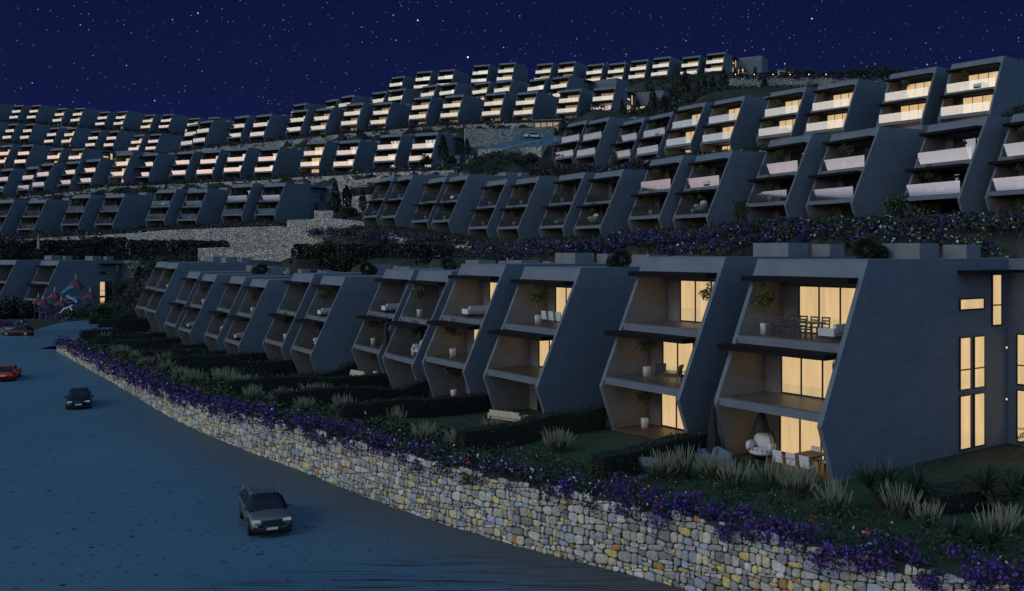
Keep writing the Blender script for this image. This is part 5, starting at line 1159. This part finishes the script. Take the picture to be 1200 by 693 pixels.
# ------------------------------------------------------------------ cars
def make_car(paint, suv=False, conv=False, label_name='parked_car'):
    def f():
        root = empty('parked_car', (0, 0, 0)); L = 4.9 if suv else 4.6; W = 1.0 if suv else .94; hb = .98 if suv else .80; ht = 1.58 if suv else 1.38; gc = .30 if suv else .20
        # stations along x (front = +x): x, half width, belt height, lower height
        S_ = [(-.5, .80, .62, .42), (-.485, .90, .86, .30), (-.42, .96, .97, gc), (-.25, 1., 1., gc), (0, 1., .99, gc), (.2, 1., .98, gc), (.32, .99, .93, gc), (.42, .95, .84, gc), (.475, .87, .72, gc+.05), (.5, .70, .58, .40)]
        b = MB(); V = []; K = 11
        for (x, w, zt, zl) in S_:
            hw = W*w; zt_ = hb*zt
            prof = [(0, zl), (.75, zl), (.97, zl+.05), (1., .5*(zl+zt_)-.02), (.985, zt_-.10), (.93, zt_-.02), (.80, zt_+.015), (.5, zt_+.045), (0, zt_+.06)]
            row = [(-a, z) for a, z in prof[::-1][:-1]] + prof
            V.append([(x*L, a*hw, z) for a, z in row])
        n = len(V[0]); P = [p for r_ in V for p in r_]
        b.poly(P, [[i*n+j, i*n+j+1, (i+1)*n+j+1, (i+1)*n+j] for i in range(len(V)-1) for j in range(n-1)] + [[j for j in range(n)], [(len(V)-1)*n+j for j in range(n)][::-1]], paint)
        body = part(b, 'body', root, True)
        zb = hb+.02
        if conv: roof = [(-.30, .82, zb), (-.27, .80, zb+.12), (-.12, .7, zb+.14), (.10, .80, zb)]
        # cabin: windows band + roof
        c0, c1, r0, r1 = (-.46, .255, -.35, .06) if suv else (-.36, .21, -.22, .04)
        zt2 = ht; g = MB(); rf = MB()
        hi = [(r0*L, -W*.72, zt2-.06), (r0*L, W*.72, zt2-.06), (r1*L, W*.70, zt2-.06), (r1*L, -W*.70, zt2-.06)]
        st_ = [(c0, .0), (c0+(r0-c0)*.55, .62), (r0, .93), (r0+(r1-r0)*.35, 1.), (r0+(r1-r0)*.7, 1.), (r1, .94), (r1+(c1-r1)*.30, .74), (r1+(c1-r1)*.65, .38), (c1, .0)]
        rows = []
        for x_, f_ in st_:
            h_ = (zt2-zb)*f_; wb = W*.93; ring = []
            for a_, z_ in ((1., -.04), (1.-.13*f_, h_*.70), (1.-.22*f_, h_*.93), (.62-.04*f_, h_*1.0), (.3, h_*1.02)): ring.append((a_*wb, zb+z_))
            ring = [(-a, z) for a, z in ring]+[(a, z) for a, z in ring[::-1]]; rows.append([(x_*L, a, z) for a, z in ring])
        m_ = len(rows[0]); allp = [p for r_ in rows for p in r_]; gf, rff = [], []
        for i_ in range(len(rows)-1):
            for j_ in range(m_-1):
                q_ = [i_*m_+j_, i_*m_+j_+1, (i_+1)*m_+j_+1, (i_+1)*m_+j_]
                (rff if (2 <= i_ <= 4 and 2 <= j_ <= m_-4) else gf).append(q_)
        g.poly(allp, gf, MT['carglass']); part(g, 'windows', root, True)
        rf.poly([(x, y, z+.006) for x, y, z in allp], rff, paint)
        for sgn in (-1, 1):
            rf.tube([(c1*L, sgn*W*.92, zb-.06), (r1*L, sgn*W*.705, zt2-.055)], .032, paint, 6); rf.tube([(c0*L, sgn*W*.93, zb-.02), (r0*L, sgn*W*.725, zt2-.055)], .05, paint, 6)
            rf.tube([(-.08*L, sgn*W*.93, zb-.02), (-.10*L, sgn*W*.725, zt2-.055)], .03, MT['black'], 6); rf.tube([(r0*L, sgn*W*.72, zt2-.055), (r1*L, sgn*W*.70, zt2-.055)], .03, paint, 6)
        part(rf, 'roof', root, True)
        if suv:
            for sgn in (-1, 1): part(MB().tube([(r0*L+.1, sgn*W*.6, zt2+.0), (r0*L+.25, sgn*W*.6, zt2+.06), (r1*L-.3, sgn*W*.6, zt2+.06), (r1*L-.15, sgn*W*.6, zt2)], .02, MT['chrome'], 6), 'roof_rail', root)
        rw = .37 if suv else .33
        for x in (-.30, .31):
            for sgn in (-1, 1):
                t = MB(); pts = [(x*L, sgn*(W-.20), rw), (x*L, sgn*(W+.012), rw)]; t.tube([pts[0], pts[1]], rw, MT['tyre'], 20); w = part(t, 'wheel', root)
                part(MB().tube([(x*L, sgn*(W-.10), rw+.01), (x*L, sgn*(W+.004), rw+.01)], rw*1.17, MT['black'], 22), 'wheel_arch', root)
                part(MB().tube([(x*L, sgn*(W+.0), rw), (x*L, sgn*(W+.022), rw)], rw*.68, MT['rim'], 10), 'rim', w)
        zf = hb*.66
        for sgn in (-1, 1):
            part(MB().prism([(.455*L, zf+.06), (.486*L, zf+.04), (.480*L, zf+.12), (.44*L, zf+.14)], min(sgn*W*.52, sgn*W*.90), max(sgn*W*.52, sgn*W*.90), MT['lampglass']), 'headlight', root)
            part(MB().box(-.495*L, -.478*L, min(sgn*W*.5, sgn*W*.84), max(sgn*W*.5, sgn*W*.84), zf+.05, zf+.16, MT['red']), 'tail_light', root)
            m_ = MB().lathe([(.04, -.07), (.11, -.05), (.12, .05), (.05, .09)], paint, 8); m_.v = [(p[0]*.7+.20*L-.12, p[1]*1.1+sgn*(W+.08), p[2]+hb+.05) for p in m_.v]; part(m_, 'mirror', root)
        part(MB().prism([(.488*L, .48), (.511*L, .50), (.500*L, zf+.10), (.478*L, zf+.13)], -W*.46, W*.46, MT['black']), 'grille', root)
        part(MB().box(.470*L, .509*L, -W*.80, W*.80, gc-.02, gc+.10, MT['black']), 'bumper_lip', root)
        for sgn in (-1, 1): part(MB().box(.462*L, .492*L, min(sgn*W*.55, sgn*W*.82), max(sgn*W*.55, sgn*W*.82), gc+.08, gc+.20, MT['black']), 'air_intake', root)
        part(MB().box(.503*L, .512*L, -.26, .26, .36, .47, MT['plate']), 'number_plate', root); part(MB().box(-.512*L, -.498*L, -.26, .26, .52, .63, MT['plate']), 'number_plate', root)
        part(MB().box(-.46*L, .46*L, -W*.9, W*.9, gc-.06, gc+.02, MT['black']), 'underbody', root)
        return root
    return f
def paint(n, c, metal=.5, r=.3): return mat(n, c, r, metal)
def road_pt(px, py):
    for D in np.arange(30, 200, .05):
        p = at(px, py, D)
        if p.z <= road_z(p.y)+.02: return p
def put_car(px, py, yaw, pr, label):
    p = road_pt(px, py); pr.put((p.x, p.y, float(road_z(p.y))+.005), R(yaw), label, 'car')
put_car(310, 613, -67, Proto(make_car(paint('bronze_grey_paint', (.15, .175, .17), .45, .25), True)), 'grey bronze off-roader driving towards the viewer below the wall')
put_car(93, 475, -67, Proto(make_car(paint('black_blue_paint', (.02, .03, .045)))), 'dark blue saloon in the middle of the road')
put_car(9, 444, 108, Proto(make_car(paint('bright_red_paint', (.62, .03, .015), .1))), 'bright red sports car seen from behind at the frame edge')
put_car(23, 393, 178, Proto(make_car(paint('dark_red_paint', (.10, .012, .016), .2))), 'dark red low car side-on below the playground wall')
p = RAMP[2].lerp(RAMP[3], .75)+Vector((-2.5, 0, 0)); Proto(make_car(paint('white_paint', (.8, .82, .84), .0))).put((p.x, p.y, p.z+.02), R(22), 'white car parked on the ramp high on the hillside', 'car')

# ------------------------------------------------------------------ playground
pg0 = at(76, 374, 158); pz = pg0.z
b = MB(); C0 = at(75, 372, 160); b.box(-11, 9, -6, 9, -2, .02, MT['purple_mat']); o = b.build('playground_floor'); o.location = (C0.x, C0.y, pz); tag(o, kind='structure')
def tower(h, rad, roofh):
    def f():
        root = empty('play_tower', (0, 0, 0))
        for k in range(4):
            a = math.pi/4+k*math.pi/2; part(MB().tube([(rad*math.cos(a), rad*math.sin(a), 0), (rad*math.cos(a), rad*math.sin(a), h)], .07, MT['steel'], 6), 'post', root)
        q = rad*.75
        part(MB().box(-q, q, -q, q, h*.45, h*.45+.12, MT['slide']), 'platform', root)
        b = MB()
        for a0, a1, b0, b1 in ((-q, q, -q-.03, -q), (-q, q, q, q+.03), (-q-.03, -q, -q, q)): b.box(a0, a1, b0, b1, h*.45+.12, h*.45+.8, MT['purple_mat'])
        part(b, 'railing', root)
        part(MB().lathe([(rad*1.45, h-.1), (rad*.9, h+roofh*.35), (rad*.35, h+roofh*.75), (.04, h+roofh)], MT['roofred'], 6), 'roof', root)
        part(MB().tube([(0, 0, h+roofh*.9), (0, 0, h+roofh+.7)], [.09, .03], MT['whitewall'], 6), 'finial', root)
        return root
    return f
for px, h, rad, rh, dy, lab in ((89, 5.2, 1.15, 1.6, 2, 'tallest red roofed play tower with the blue slide'), (64, 3.6, .85, 1.1, 0, 'red roofed play tower below the foot of the upper blue slide'), (45, 2.7, .75, .9, 1, 'low red roofed play tower nearest the dark shrubs'), (50.5, 2.6, .7, .9, -1.5, 'low red roofed play tower just in front of its twin'), (71.5, 2.5, .9, .8, -2, 'wide low red roofed play tower in the middle of the playground'), (105.5, 3.6, .85, 1.1, 0, 'red roofed play tower nearest the lit side windows')):
    p = at(px, 374, 158+dy); Proto(tower(h, rad, rh)).put((p.x, p.y, pz), .3, lab, 'play tower')
def ppt(px, py, dy=0): return tuple(at(px, py, 158+dy))
def slide(pts, w, m, name, lab):
    root = empty(name, (0, 0, 0)); P = [Vector(p) for p in pts]; b = MB()
    for i in range(len(P)-1):
        pass
    b.tube([tuple(p) for p in P], w, m, 10); part(b, 'chute', root)
    part(MB().tube([tuple(P[len(P)//2]), (P[len(P)//2].x, P[len(P)//2].y, pz)], .06, MT['steel'], 6), 'support', root)
    tag(root, lab, 'slide'); return root
slide([ppt(86, 337, .4), ppt(82, 338.5), ppt(77, 341.5, -.5), ppt(72.5, 345, -1)], .34, MT['slide'], 'tube_slide', 'upper bright blue tube slide coming down from the tallest play tower')
slide([ppt(79, 347, -1), ppt(83, 350, -1.6), ppt(88, 351.5, -2), ppt(91, 355, -2.4)], .24, MT['slide'], 'tube_slide', 'lower blue tube slide curling under the tallest play tower')
slide([ppt(85, 358, -2.5), ppt(80, 360.5, -3), ppt(74, 363, -3.4), ppt(70, 368, -3.6)], .16, MT['whitewall'], 'open_slide', 'pale open slide in the middle of the playground')
slide([ppt(82, 360, -3), ppt(87, 368, -3.8)], .10, MT['whitewall'], 'climbing_beam', 'pale slanting climbing beam beside the pale slide')
for i, (x0, y0, x1, y1) in enumerate(((64, 356, 89, 353), (89, 353, 105, 356), (50, 360, 66, 357), (95, 357, 110, 366))):
    root = empty('rope_bridge', (0, 0, 0)); a = Vector(ppt(x0, y0)); c = Vector(ppt(x1, y1)); bb = MB()
    for dy in (-.5, .5):
        for dz in (0, .8): bb.tube([tuple(a+Vector((0, dy, dz))), tuple((a+c)/2+Vector((0, dy, dz-.3))), tuple(c+Vector((0, dy, dz)))], .05, MT['steel'], 5)
    part(bb, 'handrail', root); b2 = MB()
    for k in range(9):
        q = a+(c-a)*k/8-Vector((0, 0, .3*math.sin(math.pi*k/8))); b2.box(q.x-.12, q.x+.12, q.y-.5, q.y+.5, q.z-.03, q.z+.03, MT['wood'])
    part(b2, 'planks', root); tag(root, ('rope bridge from the middle tower to the tallest play tower', 'rope bridge from the tallest play tower towards the lit windows', 'rope bridge between the two lower play towers', 'sloping rope net bridge at the lit window end of the playground')[i], 'bridge')
# small play tower high on the hillside
p = at(651, 187, 192); Proto(tower(2.8, .8, 1.0)).put((p.x, p.y, p.z), .2, 'small dark red play tower under the ramp with the white car', 'play tower')
